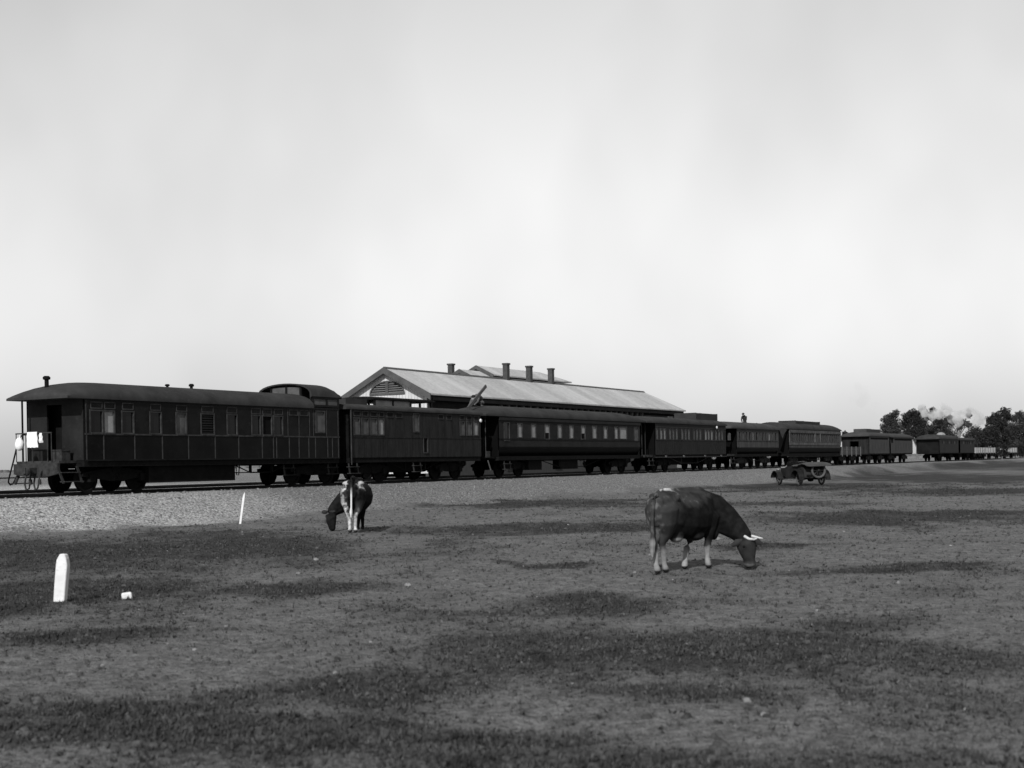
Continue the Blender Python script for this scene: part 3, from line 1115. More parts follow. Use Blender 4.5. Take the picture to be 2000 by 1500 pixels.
# --- 2: brake van
w2 = [(43.33, 43.76, 1.94, 2.57, 'p'), (43.93, 44.35, 1.94, 2.57, 'p'), (44.51, 44.96, 1.94, 2.57, 'p'), (45.12, 45.46, 1.94, 2.57, 'b'), (47.69, 48.11, 2.1, 2.84, 'p'),
      (51.52, 51.87, 1.99, 2.58, 'p'), (52.08, 52.51, 1.99, 2.58, 'p'), (52.71, 53.12, 1.99, 2.58, 'b'), (48.47, 48.78, 1.2, 1.82, 'k')]
rt, uc = carriage('luggage_van', 'boarded luggage van with low roof and rows of small vents, second from the left', 43.1, 53.35, ze=3.0, zc=3.22, ov=(0.3, 0.1), wins=w2, mb=M_BODY2,
                  mr=M_ROOF, bogies=(45.2, 51.3), flat=1.0)
for q in [(43.35, 43.84), (43.94, 44.37), (44.52, 45.01), (45.13, 45.49), (45.68, 46.18), (46.34, 46.84), (49.66, 50.13), (50.34, 50.8), (51.48, 51.91), (52.08, 52.54), (52.72, 53.16)]:
    vent(rt, (q[0] - uc, q[1] - uc, 2.66, 2.88), -1.28, M_UNDER)
battens(rt, uc, (43.15, 43.99, 44.48, 45.1, 45.62, 46.26, 46.95, 47.5, 48.17, 48.86, 49.53, 50.21, 50.9, 51.47, 52.01, 52.6, 53.3), 1.02, 1.80, -1.28, M_BODY3)
battens(rt, uc, (43.15, 45.62, 46.26, 46.95, 47.5, 48.3, 48.86, 49.53, 50.21, 50.9, 53.3), 1.86, 2.6, -1.28, M_BODY3, .03)
belt(rt, 43.1 - uc, 53.35 - uc, 1.81, -1.28, M_BODY2)
end_wall(rt, 43.12 - uc, 1.22, 1.0, 2.95, M_BODY)
end_wall(rt, 53.33 - uc, 1.22, 1.0, 2.95, M_BODY)
MB().tube([(43.12 - uc, -1.33, .72), (43.12 - uc, -1.33, 2.95)], .025, 6).build('hand_rail', M_TRIM, rt)
MB().lathe([(.02, 0), (.07, .01), (.09, .05), (.05, .1), (.01, .11)], 'y', 12, (53.2 - uc, -1.42, 2.66)).build('side_lamp', M_WHITE, rt, True)
step_ladder(rt, 43.3 - uc, -1.25, M_IRON)
step_ladder(rt, 48.0 - uc, -1.2, M_IRON)
couple(rt, 43.1 - uc, -1)
couple(rt, 53.35 - uc, 1)
truss(rt, 46.3 - uc, 50.2 - uc, -.95, M_UNDER, .8, .45)
MB().box(47.0 - uc, 49.2 - uc, -.4, .4, .4, .8).build('brake_cylinder', M_UNDER, rt)
MB().box(43.75 - uc, 45.25 - uc, -.62, .0, 3.0, 3.42).build('roof_box', M_ROOF, rt)

# --- 3: long saloon with rounded roof ends
w3 = [(56.91, 57.35, 1.92, 2.57, 'b'), (58.29, 58.76, 1.92, 2.57, 'b'), (59.75, 60.24, 1.87, 2.58, 'h'), (61.17, 61.62, 1.92, 2.58, 'b'), (62.52, 62.98, 1.92, 2.58, 'b'), (63.91, 64.39, 1.89, 2.58, 'h'),
      (65.29, 65.79, 1.93, 2.58, 'b'), (66.72, 67.17, 1.93, 2.56, 'b'), (68.16, 68.6, 1.93, 2.58, 'b'), (68.84, 69.79, 1.93, 2.58, 'b'), (55.56, 56.06, 1.77, 2.6, 'g'), (70.86, 71.38, 1.85, 2.59, 'p')]
rt, uc = carriage('saloon_carriage', 'long carriage with rounded roof ends, tall narrow blinded windows and lower panels darkened with shade', 55.05, 71.7, ze=2.98, zc=3.48, ov=(1.3, 0.75), hood=(2.6, 2.4), wins=w3,
                  mb=M_BODY3, two=(1.46, M_LOWER), turn=.28, bogies=(57.2, 69.6), wb=1.9)
belt(rt, 55.05 - uc, 71.7 - uc, 1.79, -1.28, M_LOWER, .06)
MB().box(55.05 - uc, 71.7 - uc, -1.34, -1.283, 2.72, 2.86).build('cornice_board', M_BODY3, rt)
end_wall(rt, 55.07 - uc, 1.22, 1.0, 2.95, M_LOWER, (-.35, .35))
end_wall(rt, 71.68 - uc, 1.22, 1.0, 2.95, M_LOWER, (-.35, .35))
for a, b_ in ((53.95, 55.05), (71.7, 72.35)):
    MB().box(a - uc, b_ - uc, -1.1, 1.1, .9, 1.0).build('end_platform', M_UNDER, rt)
for ux in (54.05, 72.3):
    MB().tube([(ux - uc, -1.12, .95), (ux - uc, -1.12, 2.95)], .02, 6).build('roof_post', M_TRIM, rt)
MB().box(53.95 - uc, 54.0 - uc, -1.05, 1.05, 1.0, 1.9).build('platform_gate', M_UNDER, rt)
MB().box(54.05 - uc, 54.4 - uc, -1.16, -1.11, .95, 1.25).build('name_board', M_IRON, rt)
MB().tube([(54.1 - uc, -1.2, .8), (54.35 - uc, -1.2, .35)], .03, 6).build('step_rod', M_PALE, rt)
for a, b_ in ((58.37, 59.78), (61.85, 63.89)):
    MB().box(a - uc, b_ - uc, -1.05, -.6, .3, .82).build('battery_box', M_UNDER, rt)
truss(rt, 59.5 - uc, 67.0 - uc, -1.02, M_UNDER, .82, .42)
step_ladder(rt, 55.9 - uc, -1.2, M_IRON)
MB().box(64.0 - uc, 64.5 - uc, -1.2, -1.1, .7, .74).build('step', M_IRON, rt)
couple(rt, 53.95 - uc, -1)
couple(rt, 72.35 - uc, 1)
CAR3, UC3 = rt, uc

# --- 4: day carriage with roof tank
w4 = [(74.13, 74.35, 'b'), (74.7, 75.04, 'b'), (75.25, 75.6, 'b'), (76.16, 76.38, 'b'), (76.69, 76.9, 'b'), (77.24, 77.46, 'b'), (78.15, 78.38, 'b'), (78.73, 78.94, 'b'), (79.27, 79.51, 'b'), (80.15, 80.37, 'p'),
      (80.7, 80.92, 'b'), (81.28, 81.49, 'b'), (82.2, 82.55, 'b'), (82.77, 83.07, 'b'), (83.3, 83.65, 'b'), (84.15, 84.38, 'b'), (84.75, 84.98, 'b'), (85.32, 85.55, 'b')]
w4 = [(a, b_, 1.95, 2.58, k) for a, b_, k in w4]
rt, uc = carriage('passenger_carriage', 'boarded carriage with pale windows in threes and a flat roof tank', 73.95, 86.15, ze=2.98, zc=3.36, ov=(1.4, 0.15), hood=(1.4, 0.8), wins=w4, mb=M_BODY3,
                  bogies=(76.2, 84.0), dust=False)
belt(rt, 73.95 - uc, 86.15 - uc, 1.88, -1.28, M_BODY)
belt(rt, 73.95 - uc, 86.15 - uc, 2.66, -1.28, M_BODY, .06)
battens(rt, uc, [73.95 + .35 * i for i in range(35)], 1.03, 1.87, -1.28, M_BODY3, .025)
tank(rt, 82.0 - uc, 86.0 - uc, 3.3, 3.72, .75)
end_wall(rt, 73.97 - uc, 1.22, 1.0, 2.95, M_LOWER, (-.35, .35))
end_wall(rt, 86.13 - uc, 1.22, 1.0, 2.95, M_LOWER, (-.35, .35))
MB().box(72.7 - uc, 73.95 - uc, -1.1, 1.1, .86, 1.0).build('end_platform', M_IRON, rt)
MB().tube([(72.8 - uc, -1.12, .95), (72.8 - uc, -1.12, 2.9)], .03, 6).build('roof_post', M_BODY3, rt)
step_ladder(rt, 73.4 - uc, -1.2, M_IRON)
truss(rt, 76.6 - uc, 83.6 - uc, -1.0, M_IRON, .84, .45)
MB().box(73.95 - uc, 86.15 - uc, -1.34, -1.28, .82, .88).build('foot_board', M_IRON, rt)
for ux in (75.4, 78.3, 82.0, 85.0):
    MB().box(ux - uc, ux + .2 - uc, -1.35, -1.29, .83, .95).build('bracket', M_PALE, rt)
MB().lathe([(.02, 0), (.08, .01), (.1, .05), (.05, .1), (.01, .11)], 'y', 12, (84.2 - uc, -1.42, 2.78)).build('side_lamp', M_WHITE, rt, True)

# --- 5: short carriage
rt, uc = carriage('short_carriage', 'short grey carriage with closely spaced narrow windows and a man on its roof', 88.35, 97.6, ze=2.84, zc=3.30, ov=(1.3, 0.1), hood=(1.5, 1.2), mr=M_ROOF2,
                  wins=[(88.75 + .72 * i, 89.05 + .72 * i + .06 * (i % 2), 1.98, 2.56, 'kpkkbkpkkbpk'[i]) for i in range(12)], mb=M_BODY4, two=(1.46, M_LOWER), turn=.25, bogies=(90.4, 95.6), dust=True)
belt(rt, 88.35 - uc, 97.6 - uc, 1.9, -1.28, M_BODY4)
belt(rt, 88.35 - uc, 97.6 - uc, 2.6, -1.28, M_BODY3, .07)
end_wall(rt, 88.37 - uc, 1.22, 1.0, 2.8, M_LOWER)
end_wall(rt, 97.58 - uc, 1.22, 1.0, 2.8, M_LOWER)
MB().box(87.0 - uc, 88.35 - uc, -1.1, 1.1, .86, 1.0).build('end_platform', M_IRON, rt)
MB().box(87.0 - uc, 87.5 - uc, -1.14, -1.11, 1.95, 2.45).build('notice_board', M_BLIND2, rt)
truss(rt, 91.0 - uc, 95.2 - uc, -1.0, M_IRON, .9, .5)
step_ladder(rt, 87.6 - uc, -1.2, M_IRON)
CAR5, UC5 = rt, uc

# --- 6: dusty carriage with canvas
rt, uc = carriage('sleeping_carriage', 'dusty carriage with barred window strip and flat roof tank, just behind the motor car', 100.2, 114.8, ze=2.96, zc=3.46, ov=(0.5, 0.2), hood=(0, 1.6), mb=M_BODY4,
                  wins=[(100.9 + .62 * i, 101.2 + .62 * i, 1.94, 2.57, 'gpgkg'[i % 5]) for i in range(22)], two=(1.46, M_LOWER), turn=.2, bogies=(102.6, 112.4), dust=True)
belt(rt, 100.2 - uc, 114.8 - uc, 1.88, -1.28, M_DIRT, .06)
MB().box(100.2 - uc, 114.8 - uc, -1.33, -1.283, 2.62, 2.84).build('cornice_board', M_DIRT, rt)
MB().box(100.2 - uc, 114.8 - uc, -1.31, -1.282, 1.66, 1.86).build('waist_panel', M_DIRT, rt)
MB().box(100.2 - uc, 114.8 - uc, -1.2, -1.1, .72, .8).build('foot_board', M_IRON, rt)
for q in (100.2, 107.0, 108.5, 114.6):
    MB().box(q - uc, q + .2 - uc, -1.33, -1.282, 1.86, 2.62).build('door_post', M_DIRT, rt)
tank(rt, 103.8 - uc, 110.6 - uc, 3.36, 3.62, .7, M_ROOF)
end_wall(rt, 100.22 - uc, 1.22, 1.0, 2.9, M_LOWER)
end_wall(rt, 114.78 - uc, 1.22, 1.0, 2.9, M_LOWER)
truss(rt, 104.0 - uc, 111.0 - uc, -1.0, M_IRON, .84, .45)
cb = MB()
cb.prism([(97.9 - uc, 2.9), (100.1 - uc, 2.96), (99.1 - uc, 2.5), (98.75 - uc, 2.15), (98.5 - uc, 2.3)], -1.25, -1.2)
o = cb.build('canvas_sheet', M_CANVAS, None)
o.location = (*tp(uc, VC), RAILZ)
o.rotation_euler = (0, 0, PHI)
tag(o, 'triangular flap of grey canvas hanging in the gap between two carriage roofs', 'canvas')

# --- 7 and 8: verandah vans, 9 and 10: farther carriages
rt, uc = carriage('camp_van', 'grey boarded van with roof tank and open doorway in its end, behind the low wagon', 124.6, 132.4, ze=2.6, zc=3.0, ov=(.4, 0.3), hood=(1.2, 0.8), mb=M_BODY4, mr=M_ROOF2, zf=.92,
                  wins=[(125.2, 132.0, 2.25, 2.4, 'k')], bogies=(126.4, 130.6), dust=True, framed=False)
tank(rt, 126.3 - uc, 131.6 - uc, 2.95, 3.26, .6, M_ROOF2)
end_wall(rt, 124.62 - uc, 1.22, .9, 2.55, M_BODY2, (-.3, .5), 2.1)
end_wall(rt, 132.38 - uc, 1.22, .9, 2.55, M_BODY2)
rt, uc = carriage('camp_van', 'grey boarded van with dark window band, without roof tank, right of the tank van', 133.0, 142.6, ze=2.55, zc=2.95, ov=(0.3, 0.5), hood=(0, 1.5), mb=M_BODY4, mr=M_ROOF2, zf=.92,
                  wins=[(134.6, 142.2, 2.2, 2.38, 'k'), (133.0 + .1, 134.2, 1.95, 2.5, 'k')], bogies=(134.8, 140.8), dust=True, framed=False)
end_wall(rt, 142.58 - uc, 1.22, .9, 2.5, M_BODY2)
rt, uc = carriage('old_carriage', 'dark old carriage with a pale dome on its roof, near the trees', 156.2, 167.3, ze=2.55, zc=3.05, ov=(.5, 0.3), hood=(1.2, 2.0), mb=M_BODY2, mr=M_ROOF, zf=.9,
                  wins=[(157.5 + 1.05 * i, 158.0 + 1.05 * i, 1.95, 2.3, 'kpk'[i % 3]) for i in range(9)], bogies=(158.4, 165.0), framed=False)
end_wall(rt, 156.22 - uc, 1.2, .9, 2.5, M_BODY)
MB().ellipsoid((163.5 - uc, 0, 2.98), (1.3, .5, .38), 14, 8).build('roof_dome', M_BLIND, rt, True)
rt, uc = carriage('old_carriage', 'small dark carriage next to the pale open wagons', 168.4, 177.9, ze=2.5, zc=2.8, ov=(0.3, 0.4), hood=(0, 0), mb=M_BODY2, mr=M_ROOF, zf=.88,
                  wins=[(169.2 + 1.2 * i, 169.7 + 1.2 * i, 1.95, 2.3, 'kpkk'[i % 4]) for i in range(7)], bogies=(170.4, 175.8), framed=False)
end_wall(rt, 177.88 - uc, 1.22, .9, 2.45, M_BODY)


def wagon(u0, u1, label, m):
    uc = (u0 + u1) / 2
    rt = thing('open_wagon', label, 'goods wagon', (*tp(uc, VC), RAILZ), PHI, 'open wagons of the standing train')
    x0, x1 = u0 - uc, u1 - uc
    MB().box(x0, x1, -1.15, 1.15, .72, .84).build('floor', M_UNDER, rt)
    for s in (-1, 1):
        for j in range(3):
            MB().box(x0, x1, s * 1.15 - .03, s * 1.15 + .03, .84 + j * .24, .84 + j * .24 + .22).build('side_plank', m, rt)
        for q in range(5):
            xx = x0 + .1 + (x1 - x0 - .3) * q / 4
            MB().box(xx, xx + .1, s * 1.21 - .03, s * 1.21 + .03, .7, 1.56).build('stanchion', M_PALE, rt)
    for xx in (x0 + .03, x1 - .03):
        MB().box(xx - .03, xx + .03, -1.11, 1.11, .84, 1.5).build('end_board', m, rt)
    bogie(rt, x0 + 1.5, 1.5, True)
    bogie(rt, x1 - 1.5, 1.5, True)


M_WAG = mat('wagon_boards', 0.4, 0.8, 0.3, 2, 0.1, stretch=(1, 1, 3))
wagon(115.4, 121.9, 'low grey open wagon between the dusty carriage and the first van', M_BODY4)
wagon(178.9, 185.7, 'pale open wagon coupled to the small dark carriage', M_WAG)
wagon(186.1, 194.1, 'pale open wagon partly hidden by the dark bush', M_WAG)
wagon(204.0, 213.2, 'last pale open wagon, right of the dark bush at the far end of the train', M_WAG)

# ------------------------------------------------------------------ coaches on the second track
VB = 39.3
g2 = 'tall coaches standing on the second track'
rt, uc = carriage('saloon_coach', 'tall coach with arched clerestory windows between the luggage van and the station gable', 54.0, 59.6, hw=1.4, ze=3.55, zc=3.6, ov=(.1, .1), vc=VB, bogies=(55.2, 58.2), wb=1.4,
                  mb=M_BODY, cat='railway carriage')
rt['group'] = g2
for s_ in (-1, 1):
    for q in (54.1, 55.7, 57.3, 58.2, 59.3):
        MB().box(q - uc, q + .12 - uc, s_ * 1.3 - .04, s_ * 1.3 + .04, 3.5, 4.0).build('clerestory_post', M_BODY, rt)
for a, b_, m_ in ((54.22, 55.7, M_BLIND), (55.82, 57.3, M_BLIND)):
    MB().box(a - uc, b_ - uc, -1.31, -1.28, 3.5, 3.96).build('clerestory_window', m_, rt)
roof(rt, 53.9 - uc, 59.6 - uc, 1.42, 3.99, 4.14, .9, .3, M_UNDER, 'clerestory_roof')


# ------------------------------------------------------------------ bodies as one continuous skin
def chain_mesh(b, nodes, n=12):
    """nodes: (x, y, z, ra, rb): tapered elliptical tube, rb in the vertical-ish direction"""
    P = [Vector(q[:3]) for q in nodes]
    m = len(P)
    vs, fs = [], []
    rows = []
    for i in range(m):
        d = (P[min(i + 1, m - 1)] - P[max(i - 1, 0)]).normalized()
        ref = Vector((0, 0, 1)) if abs(d.z) < 0.85 else Vector((0.6, 0.77, 0))
        side = d.cross(ref).normalized()
        up = side.cross(d).normalized()
        ra, rb = nodes[i][3], nodes[i][4] if len(nodes[i]) > 4 else nodes[i][3]
        rows.append((P[i], d, side, up, ra, rb))
    full = []
    p, d, s_, u_, ra, rb = rows[0]
    full.append((p - d * min(ra, rb) * .75, s_, u_, ra * .15, rb * .15))
    full.append((p - d * min(ra, rb) * .5, s_, u_, ra * .72, rb * .72))
    for q in rows:
        full.append((q[0], q[2], q[3], q[4], q[5]))
    p, d, s_, u_, ra, rb = rows[-1]
    full.append((p + d * min(ra, rb) * .5, s_, u_, ra * .72, rb * .72))
    full.append((p + d * min(ra, rb) * .75, s_, u_, ra * .15, rb * .15))
    for (p, s_, u_, ra, rb) in full:
        for k in range(n):
            a = 2 * math.pi * k / n
            vs.append(p + s_ * math.cos(a) * ra + u_ * math.sin(a) * rb)
    for i in range(len(full) - 1):
        for k in range(n):
            k2 = (k + 1) % n
            fs.append((i * n + k, i * n + k2, (i + 1) * n + k2, (i + 1) * n + k))
    fs.append(tuple(range(n - 1, -1, -1)))
    fs.append(tuple(range((len(full) - 1) * n, len(full) * n)))
    b.add(vs, fs)


def skin_body(name, chains, voxel, m, ells=(), smooth=4, parent=None):
    b = MB()
    for c in chains:
        chain_mesh(b, c)
    for (c, r_) in ells:
        b.ellipsoid(c, r_, 14, 10)
    me = b.mesh(name + '_raw', None)
    o = bpy.data.objects.new(name, me)
    C.objects.link(o)
    md = o.modifiers.new('r', 'REMESH')
    md.mode = 'VOXEL'
    md.voxel_size = voxel
    ms = o.modifiers.new('s', 'SMOOTH')
    ms.iterations = smooth
    ms.factor = 0.5
    dg = bpy.context.evaluated_depsgraph_get()
    dg.update()
    me2 = bpy.data.meshes.new_from_object(o.evaluated_get(dg))
    me2.name = name
    o.modifiers.clear()
    o.data = me2
    me2.polygons.foreach_set('use_smooth', [True] * len(me2.polygons))
    me2.materials.clear()
    me2.materials.append(m)
    if parent:
        o.parent = parent
    return o


def coat_material(name, dark, light):
    m = bpy.data.materials.new(name)
    m.use_nodes = True
    t = m.node_tree
    b = t.nodes['Principled BSDF']
    at_ = t.nodes.new('ShaderNodeAttribute')
    at_.attribute_name = 'coat'
    tc = t.nodes.new('ShaderNodeTexCoord')
    nz = t.nodes.new('ShaderNodeTexNoise')
    nz.inputs['Scale'].default_value = 9
    nz.inputs['Detail'].default_value = 6
    t.links.new(tc.outputs['Object'], nz.inputs['Vector'])
    ad = t.nodes.new('ShaderNodeMath')
    ad.operation = 'MULTIPLY_ADD'
    ad.inputs[1].default_value = 0.35
    t.links.new(nz.outputs['Fac'], ad.inputs[0])
    sb_ = t.nodes.new('ShaderNodeMath')
    sb_.operation = 'SUBTRACT'
    sb_.inputs[1].default_value = 0.175
    t.links.new(at_.outputs['Fac'], sb_.inputs[0])
    t.links.new(sb_.outputs[0], ad.inputs[2])
    rp_ = t.nodes.new('ShaderNodeValToRGB')
    e = rp_.color_ramp.elements
    e[0].position = 0.0
    e[0].color = (dark, dark, dark, 1)
    e[1].position = 1.0
    e[1].color = (light, light, light, 1)
    q = rp_.color_ramp.elements.new(0.45)
    q.color = (dark * 6.5, dark * 6.5, dark * 6.5, 1)
    t.links.new(ad.outputs[0], rp_.inputs[0])
    t.links.new(rp_.outputs[0], b.inputs['Base Color'])
    b.inputs['Roughness'].default_value = 0.8
    b.inputs['Specular IOR Level'].default_value = 0.04
    n2 = t.nodes.new('ShaderNodeTexNoise')
    n2.inputs['Scale'].default_value = 60
    t.links.new(tc.outputs['Object'], n2.inputs['Vector'])
    bp = t.nodes.new('ShaderNodeBump')
    bp.inputs['Strength'].default_value = 0.25
    bp.inputs['Distance'].default_value = 0.01
    t.links.new(n2.outputs['Fac'], bp.inputs['Height'])
    t.links.new(bp.outputs[0], b.inputs['Normal'])
    return m


def paint(o, fn):
    me = o.data
    n = len(me.vertices)
    co_ = np.zeros(n * 3, np.float32)
    me.vertices.foreach_get('co', co_)
    p = co_.reshape(-1, 3)
    a = me.attributes.new('coat', 'FLOAT', 'POINT')
    a.data.foreach_set('value', fn(p[:, 0], p[:, 1], p[:, 2]).astype(np.float32))


def gz(x, y):
    return float(ground_z(np.array([x]), np.array([y]))[0])


# --- cow 1: brown, three-quarter view from behind, grazing
O1 = np.array([2.3, 19.0])


def c1(*nodes):
    return [(q[0] - O1[0], q[1] - O1[1], *q[2:]) for q in nodes]


Z1 = gz(2.4, 19.0)
cow = thing('cow', 'brown cow with white horns and white shins grazing on the right, seen from behind', 'cow', (O1[0], O1[1], Z1))
trunk = c1((1.99, 18.62, .90, .14, .23), (2.06, 18.71, .90, .20, .275), (2.18, 18.85, .87, .225, .32), (2.30, 19.0, .84, .21, .335), (2.46, 19.19, .82, .27, .36), (2.62, 19.38, .81, .28, .37), (2.76, 19.54, .81, .235, .36), (2.90, 19.68, .80, .155, .26))
spine = c1((1.98, 18.60, 1.10, .03, .03), (2.06, 18.70, 1.155, .035, .035), (2.16, 18.82, 1.175, .035, .035), (2.32, 19.02, 1.165, .03, .035), (2.55, 19.30, 1.17, .035, .035), (2.74, 19.52, 1.16, .05, .05), (2.86, 19.66, 1.06, .06, .06))
neck = c1((2.74, 19.52, .90, .17, .27), (2.96, 19.62, .82, .15, .27), (3.14, 19.62, .69, .125, .22), (3.30, 19.56, .55, .105, .165), (3.39, 19.5, .44, .095, .13))
head = c1((3.37, 19.50, .45, .12, .12), (3.40, 19.44, .36, .15, .14), (3.41, 19.39, .25, .125, .125), (3.42, 19.35, .14, .085, .09), (3.425, 19.33, .07, .095, .085))
legs = [
    c1((2.02, 18.80, .92, .15, .20), (2.02, 18.78, .72, .12, .18), (2.01, 18.72, .56, .075, .105), (1.965, 18.64, .43, .050, .065), (1.985, 18.63, .30, .040, .042), (1.99, 18.62, .13, .037, .038), (2.0, 18.62, .09, .046, .046), (2.015, 18.635, .045, .042, .05)),
    c1((2.17, 18.66, .92, .15, .20), (2.18, 18.70, .72, .12, .18), (2.16, 18.74, .56, .075, .105), (2.09, 18.74, .43, .05, .065), (2.11, 18.77, .30, .040, .042), (2.125, 18.80, .13, .036, .037), (2.135, 18.81, .09, .045, .045), (2.15, 18.83, .045, .042, .05)),
    c1((2.70, 19.62, .78, .10, .16), (2.65, 19.58, .58, .08, .10), (2.58, 19.50, .42, .055, .06), (2.53, 19.44, .32, .050, .052), (2.50, 19.39, .18, .036, .037), (2.485, 19.36, .09, .046, .046), (2.485, 19.37, .045, .045, .05)),
    c1((2.92, 19.47, .78, .10, .16), (2.88, 19.47, .58, .08, .10), (2.85, 19.47, .42, .055, .06), (2.83, 19.46, .32, .050, .052), (2.83, 19.45, .18, .036, .037), (2.835, 19.45, .09, .046, .046), (2.85, 19.46, .045, .045, .05))]
O3 = lambda x, y, z: (x - O1[0], y - O1[1], z)
body = skin_body('body', [trunk, spine, neck, head] + legs, .014, coat_material('cow_coat_brown', .005, .46),
                 [(O3(2.31, 18.73, 1.075), (.055, .06, .06)), (O3(1.99, 18.95, 1.075), (.055, .06, .06)), (O3(2.14, 18.82, 1.10), (.15, .13, .06)), (O3(2.06, 18.57, 1.0), (.05, .055, .08)), (O3(1.92, 18.68, 1.0), (.05, .055, .08)),
                  (O3(2.86, 19.42, .92), (.07, .07, .2)), (O3(2.32, 18.98, .52), (.11, .12, .10)), (O3(2.62, 19.35, .50), (.16, .2, .08)),
                  (O3(2.95, 19.60, .56), (.08, .1, .15)), (O3(3.42, 19.38, .30), (.09, .07, .08))], 3, cow)


def coat_and_light1(x, y, z):
    X, Y = x + O1[0], y + O1[1]
    a = (X - 1.95) * .64 + (Y - 18.6) * .77        # along the body
    nse = fbm(X * 5 + 3, z * 5 + 11 + Y * 3, 91, 4) - .5
    n2 = fbm(X * 16 + 3, z * 16 + 11 + Y * 9, 95, 3) - .5
    L_ = lambda c, v, m_: c * (1 - m_) + v * m_
    c = np.minimum(.40 + .5 * nse + .25 * n2, .47)
    c = L_(c, .04, sstep(.30, .48, a + .25 * nse) * (1 - sstep(.78, .92, z + .35 * nse - .15 * a)) * sstep(.36, .44, z))  # shade of the belly turning under, painted into the coat
    c = L_(c, .05 + .1 * n2, sstep(1.05, 1.3, a + .35 * (1 - z) + .3 * nse) * sstep(.3, .36, z))
    hd = sstep(3.24, 3.34, X) * (1 - sstep(.38, .46, z))
    c = L_(c, .2 + .4 * nse, hd)
    c = L_(c, .5, sstep(3.2, 3.3, X) * (1 - sstep(.07, .13, z)))
    leg = (1 - sstep(.26, .46, z + .25 * nse)) * (1 - sstep(3.1, 3.2, X))
    c = L_(c, .66 + .3 * nse, leg)
    c = L_(c, .15, (1 - sstep(.04, .065, z)) * (1 - sstep(3.1, 3.2, X)))
    c = L_(c, .8 + .5 * n2, sstep(1.145, 1.175, z + .06 * nse) * (1 - sstep(.36, .5, a + .4 * nse)) * sstep(.14, .24, a + .4 * n2))
    c = L_(c, .5 + .3 * nse, (1 - sstep(.0, .2, a + .2 * nse)) * (1 - sstep(.7, 1.05, z)) * sstep(.28, .4, z))  # sunlit streak along the back of the hind leg, painted in
    c = L_(c, .7, (1 - sstep(.07, .13, np.hypot(X - 2.36, Y - 18.92))) * (1 - sstep(.47, .54, z)))
    return np.clip(c, 0, 1)


paint(body, coat_and_light1)
hb = MB()
hb.tube([O3(3.37, 19.40, .47), O3(3.42, 19.33, .435), O3(3.49, 19.29, .43), O3(3.53, 19.28, .445)], [.022, .02, .014, .005], 8)
hb.build('horn', M_HORN, cow, True)
hb = MB()
hb.tube([O3(3.45, 19.54, .47), O3(3.53, 19.55, .455), O3(3.61, 19.55, .435), O3(3.66, 19.53, .43)], [.022, .02, .014, .005], 8)
hb.build('horn', M_HORN, cow, True)
for pa, pb, pc in ((O3(3.32, 19.40, .41), O3(3.25, 19.36, .385), O3(3.175, 19.34, .34)), (O3(3.50, 19.5, .41), O3(3.57, 19.5, .385), O3(3.63, 19.49, .35))):
    eb = MB()
    chain_mesh(eb, [(*pa, .028, .03), (*pb, .03, .055), (*pc, .012, .025)], 10)
    eb.build('ear', M_COATD, cow, True)
for c_ in (O3(3.34, 19.30, .33), O3(3.53, 19.38, .33)):
    MB().ellipsoid(c_, (.018, .018, .018), 8, 6).build('eye', M_BLACK, cow, True)
tb = MB()
chain_mesh(tb, c1((2.0, 18.56, 1.12, .04, .04), (1.95, 18.49, 1.05, .032, .032), (1.93, 18.47, .8, .025, .025), (1.935, 18.47, .56, .022, .022), (1.93, 18.47, .46, .045, .045), (1.925, 18.47, .34, .035, .035), (1.925, 18.47, .26, .012, .012)), 8)
tl = tb.build('tail', body.data.materials[0], cow, True)
paint(tl, lambda x, y, z: np.where(z < .5, .62, .45) + 0 * x)

# --- cow 2: black and white, seen from behind
O2 = np.array([-3.75, 31.2])


def c2(*nodes):
    return [(q[0], q[1], *q[2:]) for q in nodes]


cow = thing('cow', 'black and white cow seen from behind, grazing beside the gravel bank', 'cow', (O2[0], O2[1], gz(-3.75, 31.3)))
trunk = [(.0, -.06, .98, .15, .22), (.0, .06, .98, .20, .27), (.01, .25, .93, .22, .31), (.02, .45, .90, .27, .33), (.03, .8, .84, .36, .38), (.04, 1.1, .84, .33, .37), (.04, 1.35, .86, .25, .33), (.02, 1.5, .86, .16, .24)]
spine = [(0, -.1, 1.22, .03, .04), (0, .0, 1.29, .04, .045), (0, .15, 1.30, .045, .05), (.02, .5, 1.24, .05, .06), (.03, .9, 1.22, .06, .07), (.04, 1.3, 1.22, .06, .08)]
neck = [(.15, 1.35, .95, .18, .28), (-.15, 1.45, .82, .17, .28), (-.40, 1.42, .68, .15, .25), (-.58, 1.32, .54, .13, .18), (-.66, 1.26, .46, .12, .14)]
head = [(-.66, 1.26, .46, .12, .12), (-.68, 1.2, .36, .15, .14), (-.67, 1.15, .25, .125, .13), (-.65, 1.12, .13, .09, .1), (-.64, 1.11, .06, .085, .085)]
